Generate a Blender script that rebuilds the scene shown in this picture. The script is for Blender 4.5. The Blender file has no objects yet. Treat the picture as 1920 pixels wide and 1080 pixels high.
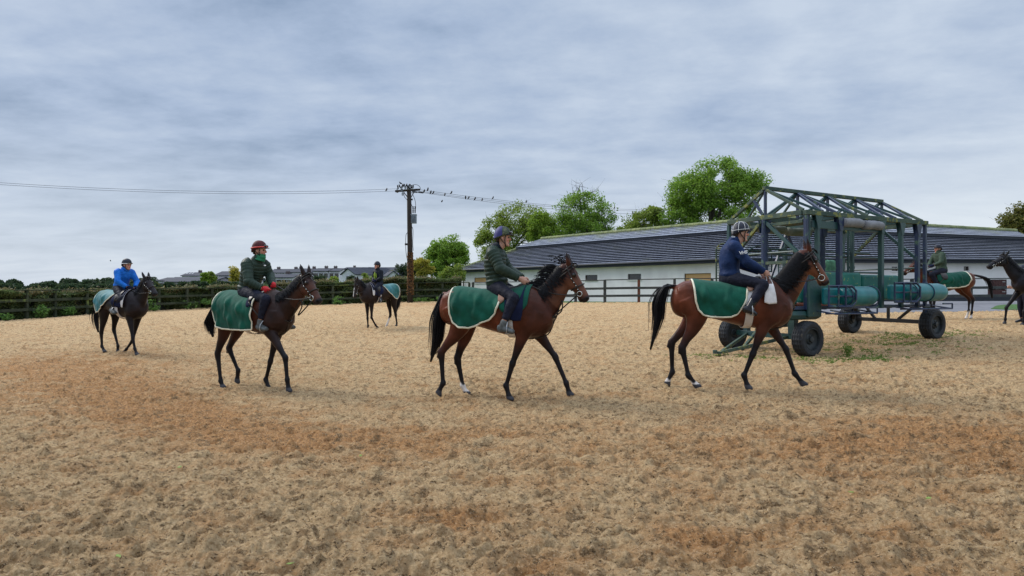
import bpy, math, random
import numpy as np
from mathutils import Matrix, Vector
R = math.radians
SC = bpy.context.scene
COL = SC.collection
rng = np.random.default_rng(7)
random.seed(7)
F = 1050.0; HZ = 545.0; CZ = 1.65       # focal length in photo pixels, horizon row, eye height

# ------------------------------------------------------------------ camera
cam = bpy.data.cameras.new('camera'); cam_o = bpy.data.objects.new('camera', cam); COL.objects.link(cam_o)
cam.sensor_width = 36; cam.lens = F/1920*36; cam.shift_y = (HZ-540)/1920
cam.clip_start = 0.1; cam.clip_end = 5000
cam_o.location = (0, 0, CZ); cam_o.rotation_euler = (R(90), 0, 0)
SC.camera = cam_o

# ------------------------------------------------------------------ world, sun, exposure
def nodes_of(nt):
    nt.nodes.clear()
    def N(t, **kw):
        n = nt.nodes.new(t)
        for k, v in kw.items():
            if k.startswith('i_'):
                key = k[2:]
                n.inputs[int(key) if key.isdigit() else key.replace('_', ' ')].default_value = v
            else: setattr(n, k, v)
        return n
    return N, nt.links.new
SUN_EL, SUN_AZ = R(40), R(298)          # azimuth clockwise from +Y: behind and to the left
w = bpy.data.worlds.new('World'); SC.world = w; w.use_nodes = True
N, L = nodes_of(w.node_tree)
out = N('ShaderNodeOutputWorld'); bg = N('ShaderNodeBackground', i_Strength=0.1); L(bg.outputs[0], out.inputs[0])
sky = N('ShaderNodeTexSky'); sky.sky_type = 'NISHITA'; sky.sun_disc = False
sky.sun_elevation = SUN_EL; sky.sun_rotation = SUN_AZ; sky.dust_density = 2.0
tc = N('ShaderNodeTexCoord'); sep = N('ShaderNodeSeparateXYZ'); L(tc.outputs['Generated'], sep.inputs[0])
def M(op, a=None, b=None, c=None, clamp=False):
    n = N('ShaderNodeMath', operation=op); n.use_clamp = clamp
    for i, v in enumerate((a, b, c)):
        if v is None: continue
        if hasattr(v, 'is_output') or isinstance(v, bpy.types.NodeSocket): L(v, n.inputs[i])
        else: n.inputs[i].default_value = v
    return n.outputs[0]
zz = M('MAXIMUM', sep.outputs[2], 0.0)
den = M('ADD', zz, 0.13)
comb = N('ShaderNodeCombineXYZ'); L(M('DIVIDE', sep.outputs[0], den), comb.inputs[0]); L(M('DIVIDE', sep.outputs[1], den), comb.inputs[1])
mp = N('ShaderNodeMapping'); mp.inputs['Rotation'].default_value = (0, 0, R(24)); mp.inputs['Scale'].default_value = (0.8, 1.25, 1)
mp.inputs['Location'].default_value = (3.1, 1.7, 0)
L(comb.outputs[0], mp.inputs[0])
n1 = N('ShaderNodeTexNoise', i_Scale=1.15, i_Detail=9.0, i_Roughness=0.56, i_Distortion=0.25); L(mp.outputs[0], n1.inputs[0])
n2 = N('ShaderNodeTexNoise', i_Scale=0.42, i_Detail=4.0, i_Roughness=0.5); L(mp.outputs[0], n2.inputs[0])
n3 = N('ShaderNodeTexNoise', i_Scale=4.6, i_Detail=8.0, i_Roughness=0.62); L(mp.outputs[0], n3.inputs[0])
tn = N('ShaderNodeTexNoise', i_Scale=11.0, i_Detail=7.0, i_Roughness=0.6, i_Distortion=0.3); tm = N('ShaderNodeMapping'); tm.inputs['Scale'].default_value = (1, 1, 1.7); L(tc.outputs['Generated'], tm.inputs[0]); L(tm.outputs[0], tn.inputs[0])
mixn = M('ADD', M('ADD', M('MULTIPLY', n1.outputs[0], 0.50), M('MULTIPLY', n2.outputs[0], 0.27)), M('MULTIPLY', n3.outputs[0], 0.23))
# the overcast is heavier to the left, thinner low in the middle
lefty = M('MULTIPLY', sep.outputs[0], 0.085)
band = M('SUBTRACT', sep.outputs[2], 0.16); band = M('MULTIPLY', M('ABSOLUTE', band), 0.30)
cl = M('ADD', M('ADD', mixn, lefty), M('ADD', M('SUBTRACT', band, 0.005), M('MULTIPLY', M('SUBTRACT', tn.outputs[0], 0.47), 0.13)))
rmp = N('ShaderNodeValToRGB'); L(cl, rmp.inputs[0])
e = rmp.color_ramp.elements
e[0].position = 0.36; e[0].color = (0.25, 0.345, 0.50, 1)
e[1].position = 0.66; e[1].color = (0.59, 0.68, 0.81, 1)
m_ = e.new(0.49); m_.color = (0.40, 0.50, 0.67, 1)
# pale band just above the horizon
hz = N('ShaderNodeMapRange'); hz.inputs['From Min'].default_value = 0.0; hz.inputs['From Max'].default_value = 0.30
hz.inputs['To Min'].default_value = 1.0; hz.inputs['To Max'].default_value = 0.0; hz.interpolation_type = 'SMOOTHSTEP'; L(zz, hz.inputs[0])
hf = M('MULTIPLY', hz.outputs[0], M('ADD', M('MULTIPLY', sep.outputs[0], 0.28), 0.66), clamp=True)
mh = N('ShaderNodeMix', data_type='RGBA'); L(hf, mh.inputs[0]); L(rmp.outputs[0], mh.inputs[6]); mh.inputs[7].default_value = (0.86, 0.92, 0.96, 1)
# overcast sky is brighter towards the zenith (above the frame)
zn = N('ShaderNodeMapRange'); zn.inputs['From Min'].default_value = 0.45; zn.inputs['From Max'].default_value = 0.80
zn.inputs['To Min'].default_value = 10.0; zn.inputs['To Max'].default_value = 24.0; zn.interpolation_type = 'SMOOTHSTEP'; L(zz, zn.inputs[0])
vm = N('ShaderNodeVectorMath', operation='SCALE'); L(mh.outputs[2], vm.inputs[0]); L(zn.outputs[0], vm.inputs[3])
ms = N('ShaderNodeMix', data_type='RGBA'); ms.inputs[0].default_value = 0.95; L(sky.outputs[0], ms.inputs[6]); L(vm.outputs[0], ms.inputs[7])
L(ms.outputs[2], bg.inputs[0])
sun = bpy.data.lights.new('sun', 'SUN'); sun.energy = 2.8; sun.angle = R(22); sun.color = (1.0, 0.94, 0.86)
sun_o = bpy.data.objects.new('sun', sun); COL.objects.link(sun_o)
sd = Vector((math.sin(SUN_AZ)*math.cos(SUN_EL), math.cos(SUN_AZ)*math.cos(SUN_EL), math.sin(SUN_EL)))
sun_o.rotation_euler = sd.to_track_quat('Z', 'Y').to_euler()
SC.view_settings.view_transform = 'Standard'; SC.view_settings.look = 'None'
SC.view_settings.exposure = 0.0; SC.view_settings.gamma = 1.0; SC.view_settings.use_curve_mapping = False
SC.render.engine = 'CYCLES'

# ------------------------------------------------------------------ helpers: objects
def tag(o, label=None, cat=None, group=None, kind=None):
    if label: o['label'] = label
    if cat: o['category'] = cat
    if group: o['group'] = group
    if kind: o['kind'] = kind
    return o
def empty(name, loc, rz=0.0, label=None, cat=None, group=None):
    o = bpy.data.objects.new(name, None); COL.objects.link(o); o.location = loc; o.rotation_euler = (0, 0, rz)
    o.empty_display_size = 0.2
    return tag(o, label, cat, group)
def link(name, me, mat=None, parent=None):
    o = bpy.data.objects.new(name, me); COL.objects.link(o)
    if mat is not None: me.materials.append(mat)
    if parent is not None: o.parent = parent
    return o
def copy_tree(o, parent=None, depth=0):
    c = o.copy(); COL.objects.link(c); c.parent = parent
    for ch in list(o.children): copy_tree(ch, c)
    return c
class MB:
    """collects polygons, links them as ONE mesh object"""
    def __init__(s): s.v = []; s.f = []; s.n = 0; s.mi = []
    def add(s, V, Fc, mi=0):
        V = np.asarray(V, float).reshape(-1, 3); s.v.append(V)
        for q in Fc: s.f.append([i+s.n for i in q]); s.mi.append(mi)
        s.n += len(V); return s
    def box(s, c, size, rz=0.0, mi=0, rx=0.0, ry=0.0):
        x, y, z = [t/2 for t in size]
        V = np.array([(-x,-y,-z),(x,-y,-z),(x,y,-z),(-x,y,-z),(-x,-y,z),(x,-y,z),(x,y,z),(-x,y,z)])
        m = np.array(Matrix.Rotation(rz,3,'Z') @ Matrix.Rotation(ry,3,'Y') @ Matrix.Rotation(rx,3,'X'))
        return s.add(V@m.T+np.array(c), [(0,3,2,1),(4,5,6,7),(0,1,5,4),(1,2,6,5),(2,3,7,6),(3,0,4,7)], mi)
    def bar(s, a, b, w, h=None, mi=0, up=(0,0,1)):
        """rectangular bar from a to b"""
        h = w if h is None else h
        a = np.array(a, float); b = np.array(b, float); t = b-a; t /= np.linalg.norm(t)
        up = np.array(up, float)
        if abs(t@up) > 0.95: up = np.array([1.0, 0, 0])
        sd = np.cross(t, up); sd /= np.linalg.norm(sd); u2 = np.cross(sd, t)
        V = [p + sd*i*w/2 + u2*j*h/2 for p in (a, b) for i, j in ((-1,-1),(1,-1),(1,1),(-1,1))]
        return s.add(V, [(0,1,2,3),(7,6,5,4),(0,4,5,1),(1,5,6,2),(2,6,7,3),(3,7,4,0)], mi)
    def tube(s, pts, r, n=8, mi=0, cap=True):
        pts = np.asarray(pts, float); k = len(pts); r = np.broadcast_to(np.asarray(r, float), (k,))
        T = np.gradient(pts, axis=0); T /= (np.linalg.norm(T, axis=1, keepdims=True)+1e-12)
        ref = np.array([0, 0, 1.0]) if abs(T[0][2]) < 0.9 else np.array([1.0, 0, 0])
        V = []; 
        for i in range(k):
            a = np.cross(T[i], ref); 
            if np.linalg.norm(a) < 1e-3: a = np.cross(T[i], [0.3, 1, 0.2])
            a /= np.linalg.norm(a); b = np.cross(T[i], a); ref = -np.cross(T[i], a) if False else np.cross(a, T[i])
            for j in range(n):
                q = 2*math.pi*j/n; V.append(pts[i]+r[i]*(math.cos(q)*a+math.sin(q)*b))
        Fc = []
        for i in range(k-1):
            for j in range(n):
                Fc.append((i*n+j, (i+1)*n+j, (i+1)*n+(j+1) % n, i*n+(j+1) % n))
        if cap: Fc += [tuple(range(n)), tuple(range(k*n-1, (k-1)*n-1, -1))]
        return s.add(V, Fc, mi)
    def sphere(s, c, r, n=12, m=8, mi=0, rot=None):
        r = np.broadcast_to(np.asarray(r, float), (3,)); V = [(0, 0, 1)]
        for i in range(1, m):
            p = math.pi*i/m
            for j in range(n): q = 2*math.pi*j/n; V.append((math.sin(p)*math.cos(q), math.sin(p)*math.sin(q), math.cos(p)))
        V.append((0, 0, -1)); V = np.array(V)*r
        if rot is not None: V = V@np.array(rot).T
        V = V+np.array(c); Fc = [(0, 1+j, 1+(j+1) % n) for j in range(n)]
        for i in range(m-2):
            for j in range(n): a = 1+i*n+j; b = 1+i*n+(j+1) % n; Fc.append((a, a+n, b+n, b))
        e_ = 1+(m-1)*n; Fc += [(e_, e_-n+(j+1) % n, e_-n+j) for j in range(n)]
        return s.add(V, Fc, mi)
    def mesh(s, name='m', smooth=False):
        me = bpy.data.meshes.new(name)
        V = np.concatenate(s.v) if s.v else np.zeros((0, 3))
        me.from_pydata(V.tolist(), [], s.f)
        if any(s.mi): me.polygons.foreach_set('material_index', s.mi)
        if smooth: me.polygons.foreach_set('use_smooth', [True]*len(s.f))
        me.update(); return me
    def build(s, name, mat, parent=None, smooth=False, bevel=0.0):
        me = s.mesh(name, smooth)
        mats = mat if isinstance(mat, (list, tuple)) else [mat]
        for m in mats: me.materials.append(m)
        o = link(name, me, None, parent)
        if bevel:
            b = o.modifiers.new('bevel', 'BEVEL'); b.width = bevel; b.segments = 2; b.limit_method = 'ANGLE'
        return o
def fastmesh(name, V, Q):
    """big quad mesh from arrays"""
    me = bpy.data.meshes.new(name); V = np.asarray(V, np.float32); Q = np.asarray(Q, np.int32); k = Q.shape[1]
    me.vertices.add(len(V)); me.vertices.foreach_set('co', V.ravel())
    me.loops.add(Q.size); me.loops.foreach_set('vertex_index', Q.ravel())
    me.polygons.add(len(Q)); me.polygons.foreach_set('loop_start', np.arange(0, Q.size, k, dtype=np.int32))
    me.polygons.foreach_set('loop_total', np.full(len(Q), k, np.int32))
    me.update(calc_edges=True); me.validate(); return me
def leafmesh(name, C, size, flat=0.0, seed=0, asp=0.62):
    """leaf sized quads (a bent diamond) at the centres C"""
    g = np.random.default_rng(seed); n = len(C)
    a = g.normal(size=(n, 3)); a[:, 2] *= (1-flat); a /= np.linalg.norm(a, axis=1, keepdims=True)
    b = g.normal(size=(n, 3)); b[:, 2] *= (1-flat); b -= (a*b).sum(1, keepdims=True)*a; b /= np.linalg.norm(b, axis=1, keepdims=True)
    s = (np.asarray(size)*g.uniform(0.6, 1.35, n)).reshape(-1, 1)
    V = np.stack([C-a*s*0.5, C+b*s*asp*0.5, C+a*s*0.5, C-b*s*asp*0.5], 1).reshape(-1, 3)
    Q = np.arange(4*n).reshape(n, 4)
    me = fastmesh(name, V, Q)
    at = me.attributes.new('rnd', 'FLOAT', 'FACE'); at.data.foreach_set('value', g.uniform(0, 1, n).astype(np.float32))
    return me
def crom(P, k):
    """Catmull-Rom through the rows of P, k steps a segment"""
    P = np.asarray(P, float); n = len(P); Q = np.vstack([2*P[0]-P[1], P, 2*P[-1]-P[-2]]); o = []
    for i in range(n-1):
        p0, p1, p2, p3 = Q[i:i+4]
        for j in range(k):
            t = j/k; o.append(0.5*(2*p1+(p2-p0)*t+(2*p0-5*p1+4*p2-p3)*t*t+(3*p1-p0-3*p2+p3)*t**3))
    o.append(P[-1]); return np.array(o)
def loft(mb, secs, side, n=16, k=4, fixed=None, mod=None, ex=2.0, mi=0):
    """closed tube through sections (x,y,z, r_side, r_other); fixed = (side, other) axes"""
    S = crom(np.array(secs, float), k) if k > 1 else np.array(secs, float)
    S[:, 3:5] = np.maximum(S[:, 3:5], 0.002)
    P = S[:, :3]; T = np.gradient(P, axis=0); T /= np.linalg.norm(T, axis=1, keepdims=True)+1e-9
    arc = np.concatenate([[0], np.cumsum(np.linalg.norm(np.diff(P, axis=0), axis=1))])
    V = []; ang = np.linspace(0, 2*math.pi, n, endpoint=False)
    ca, sa = np.cos(ang), np.sin(ang)
    ca = np.sign(ca)*abs(ca)**(2/ex); sa = np.sign(sa)*abs(sa)**(2/ex)
    side = np.array(side, float)
    for i in range(len(P)):
        if fixed is not None: a, b = [np.array(t, float) for t in fixed]
        else:
            a = side-(side@T[i])*T[i]; a /= np.linalg.norm(a)+1e-9; b = np.cross(T[i], a)
        m = 1.0 if mod is None else mod(arc[i])
        V.append(P[i]+np.outer(ca*S[i, 3]*m, a)+np.outer(sa*S[i, 4]*m, b))
    V = np.concatenate(V); m_ = len(P); Fc = []
    for i in range(m_-1):
        for j in range(n): Fc.append((i*n+j, i*n+(j+1) % n, (i+1)*n+(j+1) % n, (i+1)*n+j))
    Fc += [tuple(range(n-1, -1, -1)), tuple(range((m_-1)*n, m_*n))]
    # orient outwards
    vol = 0.0
    for q in Fc[:-2:max(1, len(Fc)//200)]:
        c = V[list(q)].mean(0); ci = P[min(q[0]//n, m_-1)]; nn = np.cross(V[q[1]]-V[q[0]], V[q[2]]-V[q[1]]); vol += nn@(c-ci)
    if vol < 0: Fc = [tuple(reversed(q)) for q in Fc]
    mb.add(V, Fc, mi)
def fuse(mb, voxel, smooth=4, fac=0.5, name='m'):
    """one continuous skin over everything in mb"""
    me = mb.mesh(name); o = bpy.data.objects.new('tmp', me); COL.objects.link(o)
    r = o.modifiers.new('r', 'REMESH'); r.mode = 'VOXEL'; r.voxel_size = voxel; r.use_smooth_shade = True
    if smooth:
        s_ = o.modifiers.new('s', 'SMOOTH'); s_.factor = fac; s_.iterations = smooth
    dg = bpy.context.evaluated_depsgraph_get(); ev = o.evaluated_get(dg)
    out = bpy.data.meshes.new_from_object(ev); out.name = name
    bpy.data.objects.remove(o); bpy.data.meshes.remove(me)
    out.polygons.foreach_set('use_smooth', [True]*len(out.polygons)); out.materials.clear()
    return out
def verts(me):
    a = np.empty(len(me.vertices)*3, np.float32); me.vertices.foreach_get('co', a); return a.reshape(-1, 3)
def paint(me, colr):
    at = me.color_attributes.new('Col', 'FLOAT_COLOR', 'POINT')
    c = np.ones((len(me.vertices), 4), np.float32); c[:, :3] = colr; at.data.foreach_set('color', c.ravel())

# ------------------------------------------------------------------ helpers: materials
def mat(name, base=(0.5,0.5,0.5), rough=0.8, c2=None, scale=8.0, bump=0.0, bscale=None, metal=0.0, attr=None, spec=0.4,
        c3=None, s3=3.0, t3=0.62, amp=0.28, sheen=0.0, rnd=False, contrast=(0.35, 0.65), stretch=None, detail=6.0, c4=None):
    m = bpy.data.materials.new(name); m.use_nodes = True
    N, L = nodes_of(m.node_tree)
    o = N('ShaderNodeOutputMaterial'); b = N('ShaderNodeBsdfPrincipled'); L(b.outputs[0], o.inputs[0])
    b.inputs['Roughness'].default_value = rough; b.inputs['Metallic'].default_value = metal
    b.inputs['Specular IOR Level'].default_value = spec; b.inputs['Sheen Weight'].default_value = sheen
    tc = N('ShaderNodeTexCoord'); vec = tc.outputs['Object']
    if stretch:
        mp = N('ShaderNodeMapping'); mp.inputs['Scale'].default_value = stretch; L(vec, mp.inputs[0]); vec = mp.outputs[0]
    if attr:
        a = N('ShaderNodeAttribute', attribute_name=attr); cur = a.outputs['Color']
        n = N('ShaderNodeTexNoise', i_Scale=scale, i_Detail=detail); L(vec, n.inputs[0])
        mr = N('ShaderNodeMapRange'); mr.inputs['From Min'].default_value = 0.3; mr.inputs['From Max'].default_value = 0.7
        mr.inputs['To Min'].default_value = 1-amp; mr.inputs['To Max'].default_value = 1+amp; L(n.outputs[0], mr.inputs[0])
        vm = N('ShaderNodeVectorMath', operation='SCALE'); L(cur, vm.inputs[0]); L(mr.outputs[0], vm.inputs[3]); cur = vm.outputs[0]
    else:
        c2 = c2 or tuple(x*0.75 for x in base)
        n = N('ShaderNodeTexNoise', i_Scale=scale, i_Detail=detail); L(vec, n.inputs[0])
        r = N('ShaderNodeValToRGB'); r.color_ramp.elements[0].position = contrast[0]; r.color_ramp.elements[1].position = contrast[1]
        r.color_ramp.elements[0].color = (*c2, 1); r.color_ramp.elements[1].color = (*base, 1); L(n.outputs[0], r.inputs[0]); cur = r.outputs[0]
        if rnd:
            a = N('ShaderNodeAttribute', attribute_name='rnd')
            mx = N('ShaderNodeMix', data_type='RGBA'); L(a.outputs['Fac'], mx.inputs[0]); L(cur, mx.inputs[6]); mx.inputs[7].default_value = (*(c4 or base), 1)
            cur = mx.outputs[2]
        if c3:
            n3 = N('ShaderNodeTexNoise', i_Scale=s3, i_Detail=7.0, i_Roughness=0.65); L(tc.outputs['Object'], n3.inputs[0])
            mr = N('ShaderNodeMapRange'); mr.inputs['From Min'].default_value = t3-0.04; mr.inputs['From Max'].default_value = t3+0.04
            mr.interpolation_type = 'SMOOTHSTEP'; L(n3.outputs[0], mr.inputs[0])
            mx = N('ShaderNodeMix', data_type='RGBA'); L(mr.outputs[0], mx.inputs[0]); L(cur, mx.inputs[6]); mx.inputs[7].default_value = (*c3, 1); cur = mx.outputs[2]
    L(cur, b.inputs['Base Color'])
    if bump:
        nb = N('ShaderNodeTexNoise', i_Scale=bscale or scale*3, i_Detail=5.0); L(vec, nb.inputs[0])
        bp = N('ShaderNodeBump', i_Strength=1.0, i_Distance=bump); L(nb.outputs[0], bp.inputs['Height']); L(bp.outputs[0], b.inputs['Normal'])
    return m
MT = {}
def leafmat(name, a, b_, c, yel=None):
    m = mat(name, a, 0.55, b_, 0.55, rnd=True, c4=c, spec=0.25, c3=yel, s3=0.8, t3=0.60)
    nt = m.node_tree; b = next(n for n in nt.nodes if n.type == 'BSDF_PRINCIPLED'); o = next(n for n in nt.nodes if n.type == 'OUTPUT_MATERIAL')
    t = nt.nodes.new('ShaderNodeBsdfTranslucent'); mx = nt.nodes.new('ShaderNodeMixShader'); mx.inputs[0].default_value = 0.45
    src = b.inputs['Base Color'].links[0].from_socket
    nt.links.new(src, t.inputs[0]); nt.links.new(b.outputs[0], mx.inputs[1]); nt.links.new(t.outputs[0], mx.inputs[2]); nt.links.new(mx.outputs[0], o.inputs[0])
    return m
def W(px, py, Y):
    """world point seen at photo pixel (px,py) at distance Y"""
    return np.array([(px-960)/F*Y, Y, CZ+(HZ-py)/F*Y])

# ------------------------------------------------------------------ ground height (eye level is CZ)
GP = np.array([  # x, y, z relative to the eye
 (-4.2,9.3,-1.625),(0,8.1,-1.54),(3.5,8.3,-1.43),(-9.7,14.2,-1.58),(-5,20.4,-1.34),(14.3,19,-.96),(14.6,16,-.96),
 (6.3,12,-1.43),(10.4,14,-1.20),(9.6,15.9,-1.17),(5.5,13.9,-1.40),(-22.3,24.4,-1.32),(-23,29,-1.30),(-20.9,33.3,-1.20),(-19.7,37,-1.16),
 (-13,38,-1.01),(-7.8,39,-.82),(1.4,36,-.76),(8.5,30.5,-.69),(12,30,-.68),(20,24,-.80),(24,26,-.7),(-3,3,-1.66),(0,2.5,-1.66),(3,3,-1.63),(0,-5,-1.68),
 (-30,10,-1.8),(30,10,-1.2),(30,35,-.6),(-40,30,-1.6),(-10,70,-1.0),(30,60,-.4),(0,55,-.7)])
_A = np.c_[np.ones(len(GP)), GP[:, 0], GP[:, 1]]; _c, *_ = np.linalg.lstsq(_A, GP[:, 2], rcond=None)
_d = GP[:, None, :2]-GP[None, :, :2]; _K = np.exp(-(_d**2).sum(-1)/(2*6.5**2))
_w = np.linalg.solve(_K+0.02*np.eye(len(GP)), GP[:, 2]-_A@_c)
def gz(x, y):
    x = np.asarray(x, float); y = np.asarray(y, float); sh = x.shape
    xf = np.clip(x.ravel(), -45, 45); yf = np.clip(y.ravel(), -8, 60)
    z = _c[0]+_c[1]*xf+_c[2]*yf
    K = np.exp(-((xf[:, None]-GP[None, :, 0])**2+(yf[:, None]-GP[None, :, 1])**2)/(2*6.5**2))
    return (z+K@_w).reshape(sh)+CZ
# ------------------------------------------------------------------ numpy noise
_perm = np.random.default_rng(3).random((256, 256)).astype(np.float32)
def vnoise(x, y):
    xi = np.floor(x).astype(int); yi = np.floor(y).astype(int); fx = x-xi; fy = y-yi
    fx = fx*fx*(3-2*fx); fy = fy*fy*(3-2*fy)
    g = lambda a, b: _perm[a & 255, b & 255]
    return (g(xi, yi)*(1-fx)+g(xi+1, yi)*fx)*(1-fy)+(g(xi, yi+1)*(1-fx)+g(xi+1, yi+1)*fx)*fy
def fbm(x, y, o=4):
    s = 0; a = 0.5
    for i in range(o): s = s+a*vnoise(x*2**i+17*i, y*2**i+31*i); a *= 0.5
    return s
_jx = np.random.default_rng(5).random((256, 256)); _jy = np.random.default_rng(6).random((256, 256)); _js = np.random.default_rng(8).random((256, 256))
def pits(x, y, cell, asp=1.0, dens=1.0):
    """hoof dents: bowl with a pushed up rim at a random place in each cell"""
    x = x/cell; y = y/cell/asp; xi = np.floor(x).astype(int); yi = np.floor(y).astype(int); h = np.zeros_like(x)
    for i in (-1, 0, 1):
        for j in (-1, 0, 1):
            a = (xi+i) & 255; b = (yi+j) & 255
            dx = x-(xi+i+_jx[a, b]); dy = y-(yi+j+_jy[a, b]); s = _js[a, b]
            q = s*6.28; ca, sa = np.cos(q), np.sin(q); ex = dx*ca+dy*sa; ey = -dx*sa+dy*ca
            d = np.sqrt(ex**2+(ey*1.5)**2)/(0.28+0.25*s); on = (s*7.3 % 1) < dens
            h += on*(0.35+0.65*((s*13.7) % 1))*(-np.exp(-(d*1.5)**2)+0.55*np.exp(-((d-1.15)*2.6)**2)*(1+ey))
    return h

# ------------------------------------------------------------------ riding arena sand
FEN = [(-140,610,22.6),(0,602,24.4),(130,592,29),(300,583,33.3),(400,578,37),(600,573,38),(750,567,39),(880,566,37.5),(1000,567,35),(1130,569,32),(1260,569.5,30.5),(1400,570,29.5),(1560,572,28.5)]
FX = np.array([(p[0]-960)/F*p[2] for p in FEN]); FY = np.array([p[2] for p in FEN])
def sand():
    rows = [0.9]
    while rows[-1] < 52: rows.append(rows[-1]*1.0038+0.0009)
    rows = np.array(rows); cols = np.linspace(-1, 1, 1080)
    Yg = np.repeat(rows[:, None], len(cols), 1); Xg = cols[None, :]*(rows[:, None]*1.06+2.4)
    z = gz(Xg, Yg)
    bil = lambda f, o: np.abs(2*vnoise(Xg*f*.62+o+2*vnoise(Xg*f*.5, Yg*f*.5+o), Yg*f+o*2)-1)**.8
    fine = bil(7, 3.3)*0.040+bil(15, 9.1)*0.038+bil(31, 5.7)*0.026+(fbm(Xg*5, Yg*5, 3)-0.45)*0.04-0.045
    p = pits(Xg*.66, Yg, 0.16)*0.030+pits(Xg*.7+40.3, Yg+11.1, 0.25, 1.0, 0.5)*0.042+pits(Xg*.7+7.7, Yg+3.3, 0.08)*0.020
    amp = 0.55+0.75*vnoise(Xg*0.35+9, Yg*0.35)
    # lean the dents a little to the walking direction, calmer near the gate where grass grows
    z = z+(fine+p*amp)*np.clip(1.35-Yg/60, 0.6, 1)
    edge = np.interp(Xg, FX, FY)          # bank of sand kept in by the fence
    # a low lip at the fence, then the sheet dips under the field
    lip = np.exp(-((edge-0.6-Yg)/0.7)**2)*0.05*(0.6+fbm(Xg*3, Yg*3, 3))
    z = z+lip
    sand_edge_r = 22.6+np.maximum(0, Xg-12)*0.02
    over = np.where(Xg > 12.5, Yg-sand_edge_r, Yg-edge-0.25)
    z = np.where(over > 0, z-0.06-0.9*np.clip(over, 0, 1), z)
    n, m = Yg.shape; idx = np.arange(n*m).reshape(n, m)
    Q = np.stack([idx[:-1, :-1], idx[:-1, 1:], idx[1:, 1:], idx[1:, :-1]], -1).reshape(-1, 4)
    keep = (over[:-1, :-1].ravel() < 1.5)
    me = fastmesh('sand', np.stack([Xg, Yg, z], -1).reshape(-1, 3), Q[keep])
    me.polygons.foreach_set('use_smooth', [True]*len(me.polygons))
    m = bpy.data.materials.new('sand'); m.use_nodes = True; N, L = nodes_of(m.node_tree)
    o = N('ShaderNodeOutputMaterial'); b = N('ShaderNodeBsdfPrincipled', i_Roughness=0.95); L(b.outputs[0], o.inputs[0]); b.inputs['Specular IOR Level'].default_value = 0.15
    tc = N('ShaderNodeTexCoord'); V = tc.outputs['Object']
    def noise(s, d=6, r=0.55, st=None):
        v = V
        if st: q = N('ShaderNodeMapping'); q.inputs['Scale'].default_value = st; L(V, q.inputs[0]); v = q.outputs[0]
        n = N('ShaderNodeTexNoise', i_Scale=s, i_Detail=float(d), i_Roughness=r); L(v, n.inputs[0]); return n.outputs[0]
    def ramp(f, p0, p1, c0=(0,0,0,1), c1=(1,1,1,1)):
        r = N('ShaderNodeValToRGB'); r.color_ramp.elements[0].position = p0; r.color_ramp.elements[1].position = p1
        r.color_ramp.elements[0].color = c0; r.color_ramp.elements[1].color = c1; L(f, r.inputs[0]); return r.outputs[0]
    def mix(f, a, bb):
        q = N('ShaderNodeMix', data_type='RGBA'); L(f, q.inputs[0])
        for i, c in ((6, a), (7, bb)):
            if isinstance(c, tuple): q.inputs[i].default_value = c
            else: L(c, q.inputs[i])
        return q.outputs[2]
    pale = mix(ramp(noise(40, 8, 0.78), 0.36, 0.64), (0.34, 0.205, 0.088, 1), (0.72, 0.525, 0.305, 1))
    damp_dent_shade = mix(ramp(noise(34, 8, 0.78), 0.36, 0.64), (0.22, 0.098, 0.034, 1), (0.62, 0.345, 0.15, 1))
    a = N('ShaderNodeAttribute', attribute_name='damp')
    f = N('ShaderNodeMath', operation='ADD'); L(a.outputs['Fac'], f.inputs[0]); L(noise(2.4, 8, 0.68, (0.7, 1.4, 1)), f.inputs[1])
    col = mix(ramp(f.outputs[0], 0.50, 0.76), pale, damp_dent_shade)
    # dark crumbs of rubber and fibre, stretched to paint the shaded streaks of dents
    crumb_shade = ramp(noise(11, 10, 0.76, (0.55, 1, 1)), 0.538, 0.572); col2 = mix(ramp(noise(60, 4, 0.7), 0.40, 0.55), (0.085, 0.048, 0.022, 1), (0.30, 0.19, 0.095, 1))
    k = N('ShaderNodeMath', operation='MULTIPLY'); L(crumb_shade, k.inputs[0]); k.inputs[1].default_value = 0.85
    col = mix(k.outputs[0], col, col2)
    col = mix(ramp(noise(38, 7, 0.75, (0.6, 1, 1)), 0.57, 0.61), col, (0.085, 0.048, 0.022, 1))  # finer crumbs and painted shade streaks in the same dark brown
    col = mix(ramp(noise(110, 4, 0.75), 0.585, 0.66), col, (0.80, 0.66, 0.46, 1))
    L(col, b.inputs['Base Color'])
    n1 = noise(45, 10, 0.8); bp = N('ShaderNodeBump', i_Strength=1.0, i_Distance=0.05); L(n1, bp.inputs['Height'])
    L(bp.outputs[0], b.inputs['Normal'])
    o_ = link('riding_arena_sand', me, m); tag(o_, kind='structure')
    # moisture: orange bands where the sand was turned over
    X, Y = Xg.ravel(), Yg.ravel()
    d = np.zeros_like(X)
    for (cx, cy, sx, sy, rot, a_) in ((-9.5, 11.8, 3.2, 1.9, -32, .24), (-6.4, 8.9, 2.2, 1.1, -35, .24), (-3.9, 7.0, 1.9, .75, -30, .26), (-1.7, 5.95, 1.7, .55, -12, .22), (0.6, 6.3, 1.6, .35, 8, .10), (3.2, 5.6, 2.6, .9, 8, .20), (5.4, 5.3, 1.6, 1.2, 0, .16),
                                (1.2, 3.6, .35, .3, 0, .22), (-0.35, 4.0, .35, .25, 0, .22), (0.2, 3.3, .3, .2, 0, .20), (2.4, 3.55, .6, .3, 0, .14), (6.5, 34, 30, 1.6, -3, .14), (-1, 7.7, 4, .4, 3, .08)):
        q = math.radians(rot); dx = X-cx; dy = Y-cy; u = dx*math.cos(q)+dy*math.sin(q); v = -dx*math.sin(q)+dy*math.cos(q)
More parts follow.
